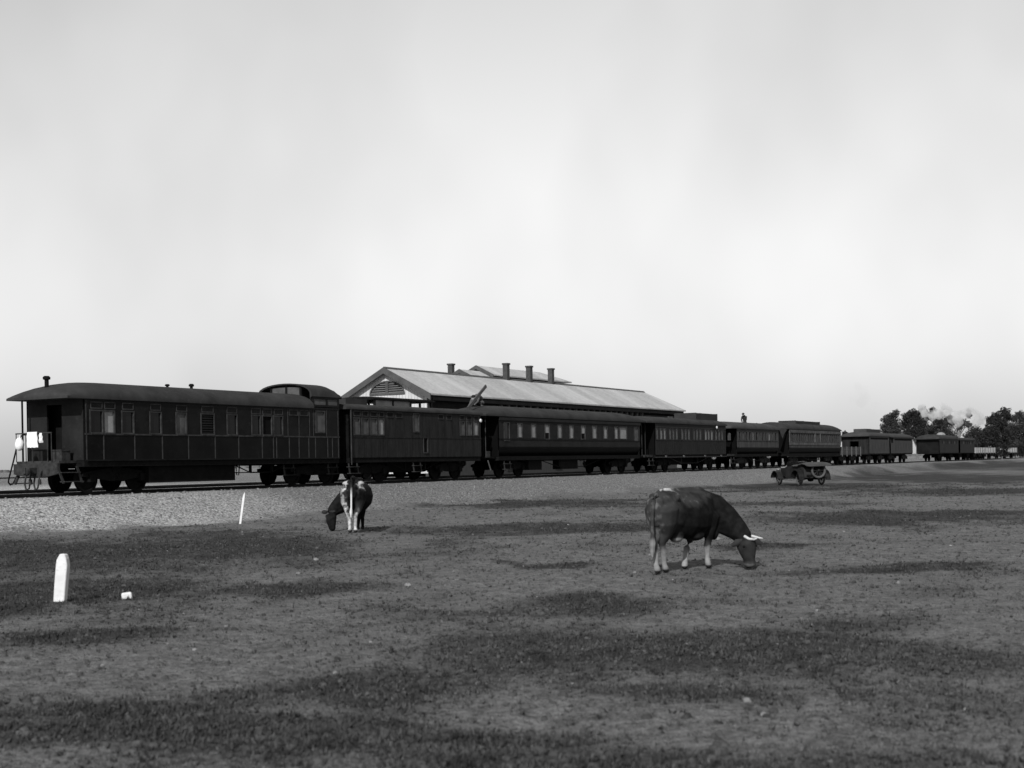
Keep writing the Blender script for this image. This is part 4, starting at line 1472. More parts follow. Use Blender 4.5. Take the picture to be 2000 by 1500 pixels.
legs = [[(-.15, .05, .98, .13, .2), (-.16, .08, .75, .11, .17), (-.13, .05, .55, .075, .1), (-.10, -.06, .45, .05, .065), (-.08, -.04, .3, .042, .042), (-.07, -.05, .12, .038, .038), (-.07, -.05, .08, .05, .05), (-.07, -.03, .04, .045, .05)],
        [(.15, .05, .98, .13, .2), (.15, .08, .75, .11, .17), (.11, .05, .55, .075, .1), (.07, -.07, .45, .05, .065), (.06, -.05, .3, .042, .042), (.06, -.06, .12, .038, .038), (.06, -.06, .08, .05, .05), (.06, -.04, .04, .045, .05)],
        [(.02, 1.25, .75, .1, .15), (.0, 1.22, .5, .07, .08), (.0, 1.18, .32, .05, .05), (-.02, 1.15, .12, .037, .037), (-.02, 1.15, .05, .046, .05)],
        [(.12, 1.25, .75, .1, .15), (.1, 1.22, .5, .07, .08), (.08, 1.25, .32, .05, .05), (.08, 1.28, .12, .037, .037), (.08, 1.28, .05, .046, .05)]]
M_COW2 = coat_material('cow_coat_pied', .005, .60)
body = skin_body('body', [trunk, spine, neck, head] + legs, .015, M_COW2, [((-.15, .18, 1.16), (.11, .13, .06)), ((.15, .18, 1.16), (.11, .13, .06)), ((0, .16, 1.19), (.18, .12, .07)), ((-.1, -.1, 1.1), (.05, .06, .06)), ((.1, -.1, 1.1), (.05, .06, .06)), ((.0, .5, .54), (.14, .16, .12))], 2, cow)


def coat2(x, y, z):
    nse = fbm(x * 6 + 40, z * 6 + y * 4 + 9, 97, 4) - .5
    n2 = fbm(x * 18 + 40, z * 18 + y * 9 + 9, 99, 3) - .5
    L_ = lambda c, v, m_: c * (1 - m_) + v * m_
    c = .05 + .1 * n2
    c = L_(c, .68 + .5 * n2, sstep(.09, .15, np.abs(x - .01) + .25 * nse) * sstep(.98, 1.08, z + .4 * nse) * (1 - sstep(.3, .5, y)))
    c = L_(c, .58 + .8 * n2, (1 - sstep(-.2, -.1, x + .25 * nse)) * (1 - sstep(.98, 1.1, z)) * sstep(.45, .6, z) * (1 - sstep(.2, .35, y)) * sstep(-.32, -.26, x))
    c = L_(c, .4 + .5 * nse, sstep(.05, .12, x) * (1 - sstep(.66, .8, z)) * sstep(.4, .5, z) * (1 - sstep(.15, .25, y)))
    c = L_(c, .72 + .7 * n2, (1 - sstep(.42, .58, z + .3 * nse)) * sstep(-.34, -.28, x) * (1 - sstep(.2, .27, x)) * (1 - sstep(.3, .5, y)))
    c = L_(c, .35, (1 - sstep(.05, .1, z)) * sstep(-.34, -.28, x))
    c = L_(c, .6, (1 - sstep(-.80, -.76, x)) * (1 - sstep(.3, .42, z)))
    return np.clip(c, 0, 1)


paint(body, coat2)
for c_, r_ in (((-.64, 1.18, .47), (.08, .04, .04)), ((-.84, 1.28, .46), (.08, .04, .05))):
    MB().ellipsoid(c_, r_, 12, 8).build('ear', M_COATD, cow, True)
tb = MB()
chain_mesh(tb, [(0, -.1, 1.28, .035, .035), (0, -.19, 1.2, .03, .03), (-.005, -.2, .9, .022, .022), (-.01, -.2, .62, .02, .02), (-.02, -.2, .5, .036, .036), (-.02, -.2, .38, .02, .02)], 8)
tl = tb.build('tail', M_COW2, cow, True)
paint(tl, lambda x, y, z: np.where(z < 1.0, .9, .1) + 0 * x)


# ------------------------------------------------------------------ people on the roofs (built facing local -x)
def person(label, u, y, z, rz, chains, ells, hat, facec, m=M_COATD):
    x_, y_ = tp(u, VC + y)
    p = thing('person', label, 'person', (x_, y_, RAILZ + z), PHI + rz)
    o = skin_body('body', chains, .016, m, ells, 3, p)
    MB().ellipsoid(facec, (.095, .085, .115), 14, 10).build('head', M_SKIN, p, True)
    fx, fy, fz = facec
    MB().ellipsoid((fx - .1, fy, fz - .01), (.025, .018, .025), 8, 6).build('nose', M_SKIN, p, True)
    hb_ = MB()
    hb_.ellipsoid((hat[0], hat[1], hat[2]), (.11, .1, .075), 14, 8)
    hb_.prism([(hat[0] - .19, hat[2] - .03), (hat[0] + .04, hat[2] - .02), (hat[0] + .04, hat[2]), (hat[0] - .19, hat[2] - .02)], hat[1] - .08, hat[1] + .08)
    hb_.build('cap', M_COATD, p, True)
    return p


# crouched, back arched towards the right, head down to the left
person('person crouching with arched back on the carriage roof beside the raised plank', 55.25, 0.0, 3.40, 0,
       [[(.30, 0, .24, .16, .17), (.22, 0, .42, .17, .16), (.02, 0, .50, .19, .15), (-.2, 0, .44, .17, .13), (-.3, 0, .38, .09, .09)],
        [(.30, -.12, .2, .1, .1), (-.02, -.16, .2, .085, .085), (.12, -.15, .05, .06, .06), (.3, -.15, .03, .05, .04)],
        [(.30, .12, .2, .1, .1), (-.02, .16, .2, .085, .085), (.12, .15, .05, .06, .06), (.3, .15, .03, .05, .04)],
        [(-.16, -.17, .42, .065, .065), (-.3, -.2, .24, .05, .05), (-.48, -.15, .12, .04, .04), (-.54, -.15, .08, .045, .03)],
        [(-.16, .17, .42, .065, .065), (-.3, .2, .24, .05, .05), (-.48, .15, .12, .04, .04), (-.54, .15, .08, .045, .03)]],
       [], (-.36, 0, .50), (-.38, 0, .38), M_COATG)
# kneeling and leaning forward
person('person bending forward on the roof of the short grey carriage, dark against the sky', 95.2, 0.55, 2.98, 0,
       [[(.10, 0, .34, .13, .13), (.09, 0, .55, .14, .12), (.0, 0, .76, .17, .12), (-.1, 0, .88, .12, .1), (-.16, 0, .93, .06, .06)],
        [(.10, -.09, .34, .1, .1), (.0, -.11, .06, .07, .07), (.2, -.11, .05, .055, .055), (.4, -.1, .04, .05, .04)],
        [(.10, .09, .34, .1, .1), (.0, .11, .06, .07, .07), (.2, .11, .05, .055, .055), (.4, .1, .04, .05, .04)],
        [(-.03, -.16, .82, .06, .06), (-.1, -.19, .6, .05, .05), (-.14, -.12, .4, .04, .04), (-.15, -.08, .34, .04, .04)],
        [(-.03, .16, .82, .06, .06), (-.1, .19, .6, .05, .05), (-.14, .12, .4, .04, .04), (-.15, .08, .34, .04, .04)]],
       [], (-.22, 0, 1.03), (-.24, 0, .97))
hz = MB()
hz.tube([(.2, -.2, .04), (.6, -.45, -.06), (1.2, -.7, -.2), (2.2, -.85, -.28)], .045, 8)
o = hz.build('water_hose', M_UNDER, None, True)
o.location = (*tp(95.5, VC), RAILZ + 3.24)
o.rotation_euler = (0, 0, PHI)
tag(o, 'dark hose lying down the roof of the short carriage beside the bending man', 'hose')
pk = MB()
pk.box(-.03, .03, -.075, .075, 0, 2.05)
o = pk.build('plank', M_BARGE, None)
x_, y_ = tp(53.45, VC - .55)
o.location = (x_, y_, RAILZ + 3.27)
o.rotation_mode = 'QUATERNION'
d = Vector((T[0] * 1.72, T[1] * 1.72, 1.12)).normalized()
o.rotation_quaternion = d.to_track_quat('Z', 'Y')
tag(o, 'plank propped up at a slant on the left end of the carriage roof', 'plank')

# ------------------------------------------------------------------ station building
UA, VA = 70.27, 48.5
ZR, ZE, HG = 7.79, 6.02, 3.46
st = thing('station_building', 'long station building with pale iron roof and louvred gable behind the train', 'building', (*tp(UA, VA), 0), PHI)
LR, LE = 41.3, 42.6               # ridge and eave length
th = .10
rf = MB()
sl_ = (ZR - ZE) / HG
for s in (-1, 1):
    a = [(0, 0, ZR), (LR, 0, ZR), (LE + .2, s * HG, ZE), (0, s * HG, ZE)]
    rf.add(a + [(x, y, z - th) for x, y, z in a], [(0, 1, 2, 3), (7, 6, 5, 4), (0, 4, 5, 1), (1, 5, 6, 2), (2, 6, 7, 3), (3, 7, 4, 0)])
a = [(LR, 0, ZR), (LE + .2, HG, ZE), (LE + .2, -HG, ZE)]
rf.add(a + [(x, y, z - th) for x, y, z in a], [(0, 1, 2), (5, 4, 3), (0, 3, 4, 1), (1, 4, 5, 2), (2, 5, 3, 0)])
rof = rf.build('roof', M_CORR, st)
MB().prism([(-.16, ZR - .05), (0, ZR + .07), (.16, ZR - .05), (0, ZR - .02)], -.05, LR, 'x').build('ridge_cap', M_BARGE, rof)
for s in (-1, 1):
    g = [(s * .0, ZR + .02), (s * (HG + .06), ZE - .02), (s * (HG + .06), ZE - .42), (s * 2.96, ZE - .12), (0, ZR - .37)]
    MB().prism(g, -.12, -.02, 'x').build('barge_board', M_BARGE, st)
HW = 3.0
ux0, ux1, lz0, lz1 = -1.36, 1.36, 6.12, 7.02
# gable boards: vertical boards each its own piece round the louvre
gx = .30
me_cache = {}
nb = 26
for i in range(nb):
    ya = -HW + 2 * HW * i / nb
    yb = -HW + 2 * HW * (i + 1) / nb - .012
    ym = (ya + yb) / 2
    top = lambda q: ZR - sl_ * abs(q) - .06
    ins = abs(ym) < 1.36
    zl = 6.12
    poly = [(ya, 1.0), (yb, 1.0), (yb, zl if ins else top(yb)), (ya, zl if ins else top(ya))]
    MB().prism(poly, gx, gx + .04, 'x').build('gable_board', M_GABLE, st)
    if ins:
        arc = lambda q: 6.12 + .85 * math.sqrt(max(0, 1 - (q / 1.37) ** 2))
        if top(ya) > arc(ya) + .02 and top(yb) > arc(yb) + .02:
            MB().prism([(ya, arc(ya)), (yb, arc(yb)), (yb, top(yb)), (ya, top(ya))], gx, gx + .04, 'x').build('gable_board', M_GABLE, st)
lv = thing('louvre_window', None, None)
lv.parent = st
lf = MB()
k = 18
pts = [(1.36 * math.cos(math.pi * i / k), 6.13 + .83 * math.sin(math.pi * i / k)) for i in range(k + 1)]
pin = [(1.27 * math.cos(math.pi * i / k), 6.13 + .75 * math.sin(math.pi * i / k)) for i in range(k + 1)]
for i in range(k):
    lf.prism([pts[i], pts[i + 1], pin[i + 1], pin[i]], gx - .05, gx + .02, 'x')
lf.box(gx - .06, gx + .02, -1.36, 1.36, 6.06, 6.17)
lf.box(gx - .055, gx + .02, -.1, .1, 6.17, 6.88)
lf.build('louvre_frame', M_BARGE, lv)
for j in range(6):
    z = 6.18 + .135 * j
    hw_ = 1.26 * math.sqrt(max(0, 1 - ((z + .08 - 6.13) / .75) ** 2))
    for s in (-1, 1):
        if hw_ > .25:
            ya, yb = sorted((s * .105, s * hw_))
            MB().add([(gx - .03, ya, z), (gx - .03, yb, z), (gx + .03, yb, z + .075), (gx + .03, ya, z + .075), (gx - .01, ya, z), (gx - .01, yb, z), (gx + .05, yb, z + .075), (gx + .05, ya, z + .075)],
                     [(0, 1, 2, 3), (7, 6, 5, 4), (0, 4, 5, 1), (2, 6, 7, 3), (0, 3, 7, 4), (1, 5, 6, 2)]).build('louvre_slat', M_SLAT, lv)
MB().box(gx + .12, gx + .14, -1.2, 1.2, 6.1, 6.6).build('louvre_back', M_BLACK, lv)
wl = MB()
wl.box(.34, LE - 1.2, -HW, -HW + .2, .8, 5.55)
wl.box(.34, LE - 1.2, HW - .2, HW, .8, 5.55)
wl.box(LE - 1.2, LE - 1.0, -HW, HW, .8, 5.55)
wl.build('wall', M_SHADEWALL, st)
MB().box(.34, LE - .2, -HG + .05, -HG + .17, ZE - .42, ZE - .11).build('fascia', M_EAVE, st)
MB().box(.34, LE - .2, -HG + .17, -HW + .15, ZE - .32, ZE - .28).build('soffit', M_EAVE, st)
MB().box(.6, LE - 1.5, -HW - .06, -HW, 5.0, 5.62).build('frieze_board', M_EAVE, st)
bme = MB().prism([(-HW - .06, 4.9), (-HW - .06, 5.62), (-HG + .2, 5.62), (-HG + .2, 5.5), (-HW - .16, 4.9)], 0, .22, 'x').mesh('bracket', M_PALE)
for i in range(24):
    inst('bracket', bme, st, (9.3 + 1.05 * i, 0, 0))
MB().box(LE - 9, LE - 2.2, -HW - .9, -HW - .02, 4.7, 5.35).build('tank_box', M_EAVE, st)
MB().box(LE - 5.2, LE - 4.2, -HW - 1.0, -HW - .9, 4.75, 5.35).build('notice_board', M_BARGE, st)
# doors and windows of the platform wall, mostly hidden by the train
for i in range(10):
    xx = 3 + i * 3.7
    o = MB().box(xx, xx + 1.0, -HW - .04, -HW + .02, 1.9 if i % 2 else 1.0, 3.8).build('window' if i % 2 else 'door', M_TRIM, st)
    MB().box(xx + .1, xx + .9, -HW - .06, -HW - .045, 2.0 if i % 2 else 1.1, 3.7).build('pane' if i % 2 else 'door_panel', M_GLASS, o)
for uu, zt in ((86.15, 8.97), (89.75, 8.97), (93.35, 8.97)):
    b = MB()
    x = uu - UA
    b.box(x - .19, x + .19, -.19, .19, ZR - .4, zt - .12)
    o = b.build('chimney', M_BRICK, st)
    MB().box(x - .235, x + .235, -.235, .235, zt - .12, zt).build('chimney_cap', M_BRICK, o)
# rear wing
rw = thing('refreshment_wing', 'second station roof with two small gables rising behind the main ridge', 'building', (*tp(100, 62), 0), PHI)


def gable_block(par, xa, xb, yc, hw_, zr, ze, hip, wall=True):
    b = MB()
    for s in (-1, 1):
        a_ = [(xa, yc, zr), (xb - hip, yc, zr), (xb, yc + s * hw_, ze), (xa, yc + s * hw_, ze)]
        b.add(a_ + [(p[0], p[1], p[2] - .12) for p in a_], [(0, 1, 2, 3), (7, 6, 5, 4), (0, 4, 5, 1), (1, 5, 6, 2), (2, 6, 7, 3), (3, 7, 4, 0)])
    if hip:
        a_ = [(xb - hip, yc, zr), (xb, yc + hw_, ze), (xb, yc - hw_, ze)]
        b.add(a_ + [(p[0], p[1], p[2] - .12) for p in a_], [(0, 1, 2), (5, 4, 3), (0, 3, 4, 1), (1, 4, 5, 2), (2, 5, 3, 0)])
    o_ = b.build('roof', M_CORR, par)
    for s in (-1, 1):
        MB().prism([(yc, zr + .02), (yc + s * (hw_ + .05), ze), (yc + s * (hw_ + .05), ze - .3), (yc, zr - .34)], xa - .12, xa - .02, 'x').build('barge_board', M_BARGE, par)
    MB().prism([(yc - hw_ + .4, .8), (yc + hw_ - .4, .8), (yc + hw_ - .4, ze - .05), (yc, zr - .2), (yc - hw_ + .4, ze - .05)], xa + .5, xb - .4 - hip, 'x').build('wall', M_EAVE, par)


gable_block(rw, 4.6, 20.5, 0, 1.75, 10.5, 9.62, 3.6)
gable_block(rw, 1.0, 9.0, -.4, 2.1, 9.95, 8.9, 2.5)
b = MB()
b.box(2.45, 2.9, 1.3, 1.75, 8.5, 10.5)
b.build('chimney', M_BRICK, rw)
MB().box(2.39, 2.96, 1.24, 1.81, 10.5, 10.64).build('chimney_cap', M_BRICK, rw)


# ------------------------------------------------------------------ motor car
CX, CY = 16.8, 75.0
car = thing('motor_car', 'dusty open touring car with folded hood and spare wheel parked by the bank', 'car', (CX, CY, gz(CX, CY) + .01), R(104.7))
b = MB()
b.prism([(-.62, .50), (-.55, .92), (-.35, 1.06), (.2, 1.04), (1.55, 1.06), (1.75, 1.02), (1.75, .44), (1.2, .36), (-.3, .36), (-.6, .42)], -.69, .69)
b.build('body_tub', M_CARDUST, car)
MB().prism([(1.76, .5), (1.76, 1.02), (2.9, .96), (2.92, .5)], -.40, .40).build('bonnet', M_CARBODY, car)
b = MB()
b.prism([(2.92, .48), (2.92, .98), (2.96, 1.05), (3.02, 1.05), (3.04, .48)], -.36, .36)
b.lathe([(.05, 1.05), (.05, 1.1), (.02, 1.11)], 'z', 8, (2.98, 0, 0))
b.build('radiator', M_NICKEL, car)
b = MB()
b.box(-.7, 3.05, -.42, -.36, .40, .50)
b.box(-.7, 3.05, .36, .42, .40, .50)
b.box(-.3, 2.0, -.36, .36, .38, .44)
b.build('chassis', M_UNDER, car)
b = MB()
b.lathe([(.05, -.62), (.06, -.15), (.15, -.12), (.17, 0), (.15, .12), (.06, .15), (.05, .62)], 'y', 12, (0, 0, .37))
b.build('rear_axle', M_UNDER, car)
MB().box(-.5, .5, -.55, -.48, .36, .43).build('leaf_spring', M_UNDER, car)
MB().box(-.5, .5, .48, .55, .36, .43).build('leaf_spring', M_UNDER, car)
MB().lathe([(.03, -.55), (.04, .55), (.03, .56)], 'y', 8, (2.6, 0, .37)).build('front_axle', M_UNDER, car)
for s in (-1, 1):
    for (xc, a0, a1) in ((2.6, 10, 165), (0, 15, 185)):
        pts_ = [(xc + (.53 if xc < 1 else .47) * math.cos(R(a_)), .36 + (.53 if xc < 1 else .47) * math.sin(R(a_))) for a_ in np.linspace(a0, a1, 10)]
        if xc > 1:
            pts_ += [(1.98, .36)]
        inn = [(p[0] - .02 * (p[0] - xc), p[1] - .03) for p in pts_]
        MB().prism(pts_ + inn[::-1], s * .81 - .16, s * .81 + .16).build('mudguard', M_CARBODY, car)
    MB().box(.5, 1.92, s * .80 - .14, s * .80 + .14, .29, .32).build('running_board', M_CARDUST, car)


def spoked_wheel(dusty):
    t_ = MB()
    k, n = 22, 8
    vs, fs = [], []
    for i in range(k):
        a_ = 2 * math.pi * i / k
        for j in range(n):
            c_ = 2 * math.pi * j / n
            rr = .325 + .055 * math.cos(c_)
            vs.append((rr * math.cos(a_), .055 * math.sin(c_), rr * math.sin(a_)))
    for i in range(k):
        for j in range(n):
            i2, j2 = (i + 1) % k, (j + 1) % n
            fs.append((i * n + j, i * n + j2, i2 * n + j2, i2 * n + j))
    t_.add(vs, fs)
    tm = t_.mesh('tyre', M_DUSTTYRE if dusty else M_TYRE, True)
    s_ = MB()
    for i in range(10):
        a_ = 2 * math.pi * i / 10
        s_.tube([(.05 * math.cos(a_), 0, .05 * math.sin(a_)), (.28 * math.cos(a_), 0, .28 * math.sin(a_))], .016, 5)
    s_.lathe([(.03, -.07), (.06, -.05), (.06, .05), (.03, .07)], 'y', 10)
    sm = s_.mesh('spokes', M_CARDUST, False)
    rm_ = MB()
    rm_.lathe([(.262, -.035), (.285, -.035), (.285, .035), (.262, .035)], 'y', 22)
    return tm, sm


TY, SP = spoked_wheel(False)
TYD, SPD = spoked_wheel(True)
for (x, y) in ((0, .68), (0, -.68), (2.6, .66), (2.6, -.66)):
    we = thing('wheel', None, None, (x, y, .375))
    we.parent = car
    inst('tyre', TYD, we)
    inst('spokes', SP, we)
sw = thing('spare_wheel', None, None, (-.72, -.12, .83), R(90))
sw.parent = car
sw.rotation_euler = (0, R(0), R(90))
sw.scale = (1.2, 1.5, 1.2)
inst('tyre', TYD, sw)
inst('spokes', SP, sw)
MB().box(-.68, -.62, -.2, -.04, .6, 1.0).build('spare_carrier', M_UNDER, car)
pl = MB().box(-.72, -.70, -.28, .02, .43, .51).build('number_plate', M_WHITE, car)
MB().box(-.66, -.60, .25, .55, .50, .60).build('tail_lamp_bracket', M_UNDER, car)
hb = MB()
rr = random.Random(5)
vs, fs = [], []
n = 12
for i in range(13):
    x = -1.0 + 1.75 * i / 12
    hgt = 1.10 + .12 * math.sin(math.pi * min(1, (i + 1) / 8)) - .02 * rr.random()
    for j in range(n):
        a_ = 2 * math.pi * j / n
        e = .55 + .45 * math.sin(math.pi * (i + .3) / 12.6)
        vs.append((x, (.80 * math.copysign(abs(math.cos(a_)) ** .5, math.cos(a_))), hgt + .12 * e * math.sin(a_) + .012 * math.sin(i * 2.3 + j)))
for i in range(12):
    for j in range(n):
        j2 = (j + 1) % n
        fs.append((i * n + j, i * n + j2, (i + 1) * n + j2, (i + 1) * n + j))
fs.append(tuple(range(n - 1, -1, -1)))
fs.append(tuple(range(12 * n, 13 * n)))
hb.add(vs, fs).build('folded_hood', M_CANVAS, car, True)
MB().box(-.45, .2, -.62, .62, 1.04, 1.17).build('rear_seat', M_UNDER, car)
MB().box(-.5, .85, -.66, .66, 1.03, 1.12).build('hood_shadow_fill', M_UNDER, car)  # dark box added to fill the shadow between folded hood and body
MB().box(.9, 1.05, -.6, .6, .9, 1.2).build('front_seat', M_UNDER, car)
b = MB()
for s in (-1, 1):
    b.tube([(1.7, s * .6, 1.02), (1.58, s * .6, 1.32)], .018, 6)
b.tube([(1.58, -.6, 1.32), (1.58, .6, 1.32)], .018, 6)
b.tube([(1.62, -.6, 1.22), (1.62, .6, 1.22)], .015, 6)
b.build('windscreen_frame', M_CARBODY, car)
MB().box(1.60, 1.61, -.57, .57, 1.06, 1.30).build('windscreen_glass', M_GLASS, car)
for s in (-1, 1):
    MB().lathe([(.03, -.1), (.09, -.04), (.11, .05), (.11, .08), (.02, .09)], 'x', 12, (2.95, s * .52, .86)).build('headlight', M_NICKEL, car, True)
b = MB()
b.tube([(1.35, .3, 1.0), (1.15, .3, 1.2)], .02, 6)
for i in range(14):
    a_, c_ = 2 * math.pi * i / 14, 2 * math.pi * (i + 1) / 14
    f_ = lambda t_: (1.15 + .12 * math.sin(t_), .3 + .19 * math.cos(t_), 1.2 + .14 * math.sin(t_))
    b.tube([f_(a_), f_(c_)], .014, 5)
b.build('steering_wheel', M_UNDER, car)

# ------------------------------------------------------------------ posts and stones on the plain
x_, y_ = -5.48, 16.06
b = MB()
bm_pts = [(-.068, 0), (.068, 0), (.072, .2), (.078, .44), (.06, .52), (.038, .575), (-.025, .575), (-.062, .50), (-.066, .44), (-.07, .2)]
b.prism([(p[0], p[1] - .12 if p[1] == 0 else p[1]) for p in bm_pts], -.045, .045)
o = b.build('marker_post', M_WHITE)
o.location = (x_, y_, gz(x_, y_) - .0)
o.rotation_euler = (0, R(5), R(-8))
tag(o, 'short thick white post with a chamfered top, leaning slightly, at the left', 'post')
bv = o.modifiers.new('b', 'BEVEL')
bv.width = .008
x_, y_ = -7.79, 38.01
b = MB()
b.prism([(-.027, -.1), (.027, -.1), (.03, .78), (.018, .92), (-.012, .86), (-.03, .76)], -.022, .022)
o = b.build('marker_stake', M_WHITE)
o.location = (x_, y_, gz(x_, y_))
o.rotation_euler = (0, R(8.5), 0)
tag(o, 'thin white stake leaning to the right at the foot of the gravel bank', 'stake')
b = MB()
b.box(-.065, .06, -.05, .05, -.03, .075)
o = b.build('white_block', M_WHITE)
x_, y_ = -4.81, 16.54
o.location = (x_, y_, gz(x_, y_))
o.rotation_euler = (0, R(-6), R(20))
bv = o.modifiers.new('b', 'BEVEL')
bv.width = .022
bv.segments = 3
tag(o, 'small rounded white block lying right of the thick white post', 'block')


def stone(x, y, s, label, m=M_STONE, fl=.6):
    b_ = MB()
    b_.ellipsoid((0, 0, s * .2), (s, s * .7, s * fl), 8, 6)
    rr_ = random.Random(int(x * 100 + y * 10))
    b_.v = [(p[0] * (.8 + .4 * rr_.random()), p[1] * (.8 + .4 * rr_.random()), p[2] * (.8 + .4 * rr_.random())) for p in b_.v]
    o_ = b_.build('stone', m)
    o_.location = (x, y, gz(x, y))
    o_.rotation_euler = (0, 0, rr_.random() * 6)
    tag(o_, label, 'stone', 'pale stones lying on the plain')


for x, y, s, lab in [(-8.61, 37.7, .075, 'pale stone left of the thin leaning stake'), (-3.32, 22.36, .06, 'pale stone below the black and white cow'), (-3.19, 19.67, .045, 'smaller pale stone lying in front of the one below the pied cow'),
                     (-1.39, 17.38, .065, 'flat pale stone in mid-field between the two cows'), (-2.82, 11.69, .06, 'pale stone in front of the white block, left foreground'),
                     (-3.4, 10.96, .04, 'small pale stone in the left foreground near the frame edge'), (3.2, 14.07, .035, 'bright little stone in front of the brown cow, right of its head'),
                     (1.48, 8.54, .07, 'flat pale stone in the right foreground, left of a pair'), (1.51, 8.15, .055, 'pale stone closest to the viewer in the right foreground'),
                     (2.79, 8.27, .055, 'long pale stone at the lower right corner'), (-1.4, 10.3, .05, 'flat pale stone in the centre foreground'), (-4.46, 12.88, .03, 'tiny white stone below the thick white post'),
                     (4.79, 16.6, .045, 'pale stone far to the right of the brown cow'), (3.1, 25.8, .085, 'flat white stone beyond the hind legs of the brown cow'), (4.0, 26.0, .09, 'white stone seen between the legs and chest of the brown cow')]:
    stone(x, y, s * (.42 if y < 13 else .8), lab)
for x, y, s, lab in [(-.25, 13.4, .07, 'dark dung lump in mid-foreground left of centre'), (.45, 12.1, .07, 'dark dung lump in the centre foreground'), (.95, 12.0, .08, 'dark dung lump right of centre foreground'),
                     (.2, 10.4, .07, 'dark dung lump in the near centre foreground'), (15.9, 64.0, .15, 'dark dung lump in front of the motor car')]:
    stone(x, y, s * .7, lab, M_HOOF, .6)


# ------------------------------------------------------------------ trees
def tree(label, base, clumps, seed, m, Y, depth=.6, dens=1.0, name='gum_tree', leaf=.34, cat='tree', trunk_r=.22, lean=None):
    rr_ = np.random.default_rng(seed)
    bx, by = at(base, 890, Y).x, Y
    bz = gz(bx, by) - .1
    rt_ = thing(name, label, cat, (bx, by, bz), 0, 'trees beyond the end of the train')
    tb_ = MB()
    sc_ = Y / F
    cs = []
    for (px, py, rp_) in clumps:
        p = at(px, py, Y)
        cs.append((p.x - bx, (rr_.random() - .5) * depth * 30 * sc_, p.z - bz, rp_ * sc_))
    zc_ = np.mean([c_[2] for c_ in cs])
    fork = Vector((np.mean([c_[0] for c_ in cs]) * .35, 0, max(.8, min(c_[2] for c_ in cs) * .75)))
    tb_.tube([(0, 0, -.2), (.02, 0, fork.z * .5), fork], [trunk_r * 1.2, trunk_r, trunk_r * .8], 8)
    for c_ in cs:
        p = Vector(c_[:3])
        mid_ = fork.lerp(p, .5) + Vector((rr_.normal() * .15, rr_.normal() * .15, .25))
        tb_.tube([fork - Vector((0, 0, .2)), mid_, p], [trunk_r * .6, trunk_r * .35, trunk_r * .12], 6)
    tb_.build('trunk', M_BARK, rt_, True)
    vs, fs = [], []
    for (cx, cy, cz, r_) in cs:
        n_ = int(260 * dens * (r_ / leaf) ** 2 / 2.4) + 220
        d_ = rr_.normal(size=(n_, 3))
        d_ /= np.linalg.norm(d_, axis=1)[:, None]
        rad = r_ * (.2 + 1.0 * rr_.random(n_) ** .75)
        wob = 1 + .28 * np.sin(d_[:, 0] * 5 + cx * 3) * np.cos(d_[:, 2] * 4 + cz * 2)
        P_ = np.array([cx, cy, cz]) + d_ * (rad * wob)[:, None] * np.array([1, 1, .92])
        for p in P_:
            a_ = rr_.normal(size=3)
            a_ /= np.linalg.norm(a_)
            b_ = np.cross(a_, rr_.normal(size=3))
            b_ /= np.linalg.norm(b_) + 1e-6
            s_ = leaf * (.35 + .65 * rr_.random())
            i = len(vs)
            vs += [tuple(p - a_ * s_ * .5), tuple(p + b_ * s_ * .32), tuple(p + a_ * s_ * .5), tuple(p - b_ * s_ * .32)]
            fs.append((i, i + 1, i + 2, i + 3))
    me = bpy.data.meshes.new('crown')
    me.from_pydata(vs, [], fs)
    me.materials.append(m)
    o_ = bpy.data.objects.new('crown', me)
    C.objects.link(o_)
    o_.parent = rt_


tree('rounded gum tree standing alone left of the smoke, its crown peaked', 1742, [(1749, 807, 7), (1741, 815, 9), (1730, 822, 9), (1747, 826, 13), (1727, 836, 9), (1741, 842, 15), (1754, 838, 9), (1729, 850, 9), (1750, 852, 12)], 1, M_LEAF, 250)
tree('broad dark gum tree with leaning limbs behind the low vans', 1791, [(1780, 808, 9), (1770, 814, 9), (1790, 812, 11), (1800, 803, 7), (1782, 824, 17), (1768, 830, 9), (1772, 845, 12), (1797, 826, 12), (1790, 842, 15), (1822, 801, 6), (1815, 812, 8), (1800, 850, 10), (1793, 864, 5)], 2, M_LEAF2, 255)
tree('dense gum tree right under the drifting smoke', 1835, [(1830, 825, 12), (1845, 830, 12), (1825, 842, 14), (1850, 845, 10), (1838, 850, 16), (1820, 852, 12), (1852, 820, 9), (1858, 856, 12), (1815, 838, 10), (1840, 866, 14)], 3, M_LEAF, 262)
tree('open gum tree with pale forked trunk against the bright sky', 1872, [(1895, 811, 5), (1882, 826, 8), (1864, 822, 8), (1890, 830, 6), (1857, 818, 7), (1874, 834, 6)], 4, M_LEAF3, 240, dens=.55, trunk_r=.2)
tree('low spreading tree between the smoke and the tall trees', 1906, [(1905, 842, 11), (1894, 852, 9), (1915, 852, 14), (1900, 864, 13), (1918, 868, 13), (1908, 878, 12), (1892, 874, 10)], 5, M_LEAF, 236)
tree('tall dark gum tree with a domed crown near the right edge', 1950, [(1946, 815, 11), (1962, 806, 10), (1934, 822, 9), (1952, 825, 15), (1972, 815, 9), (1937, 842, 14), (1960, 840, 17), (1945, 862, 15), (1968, 862, 14), (1930, 860, 12), (1928, 842, 10), (1950, 878, 14), (1970, 880, 12), (1975, 838, 13)], 6, M_LEAF2, 232)
tree('tall gum tree cut by the right edge of the view', 1996, [(1984, 818, 8), (1994, 811, 9), (2004, 820, 12), (1992, 836, 15), (2012, 842, 16), (1984, 856, 14), (2004, 864, 16), (2026, 830, 14), (1978, 838, 11), (1990, 872, 14)], 7, M_LEAF, 228)
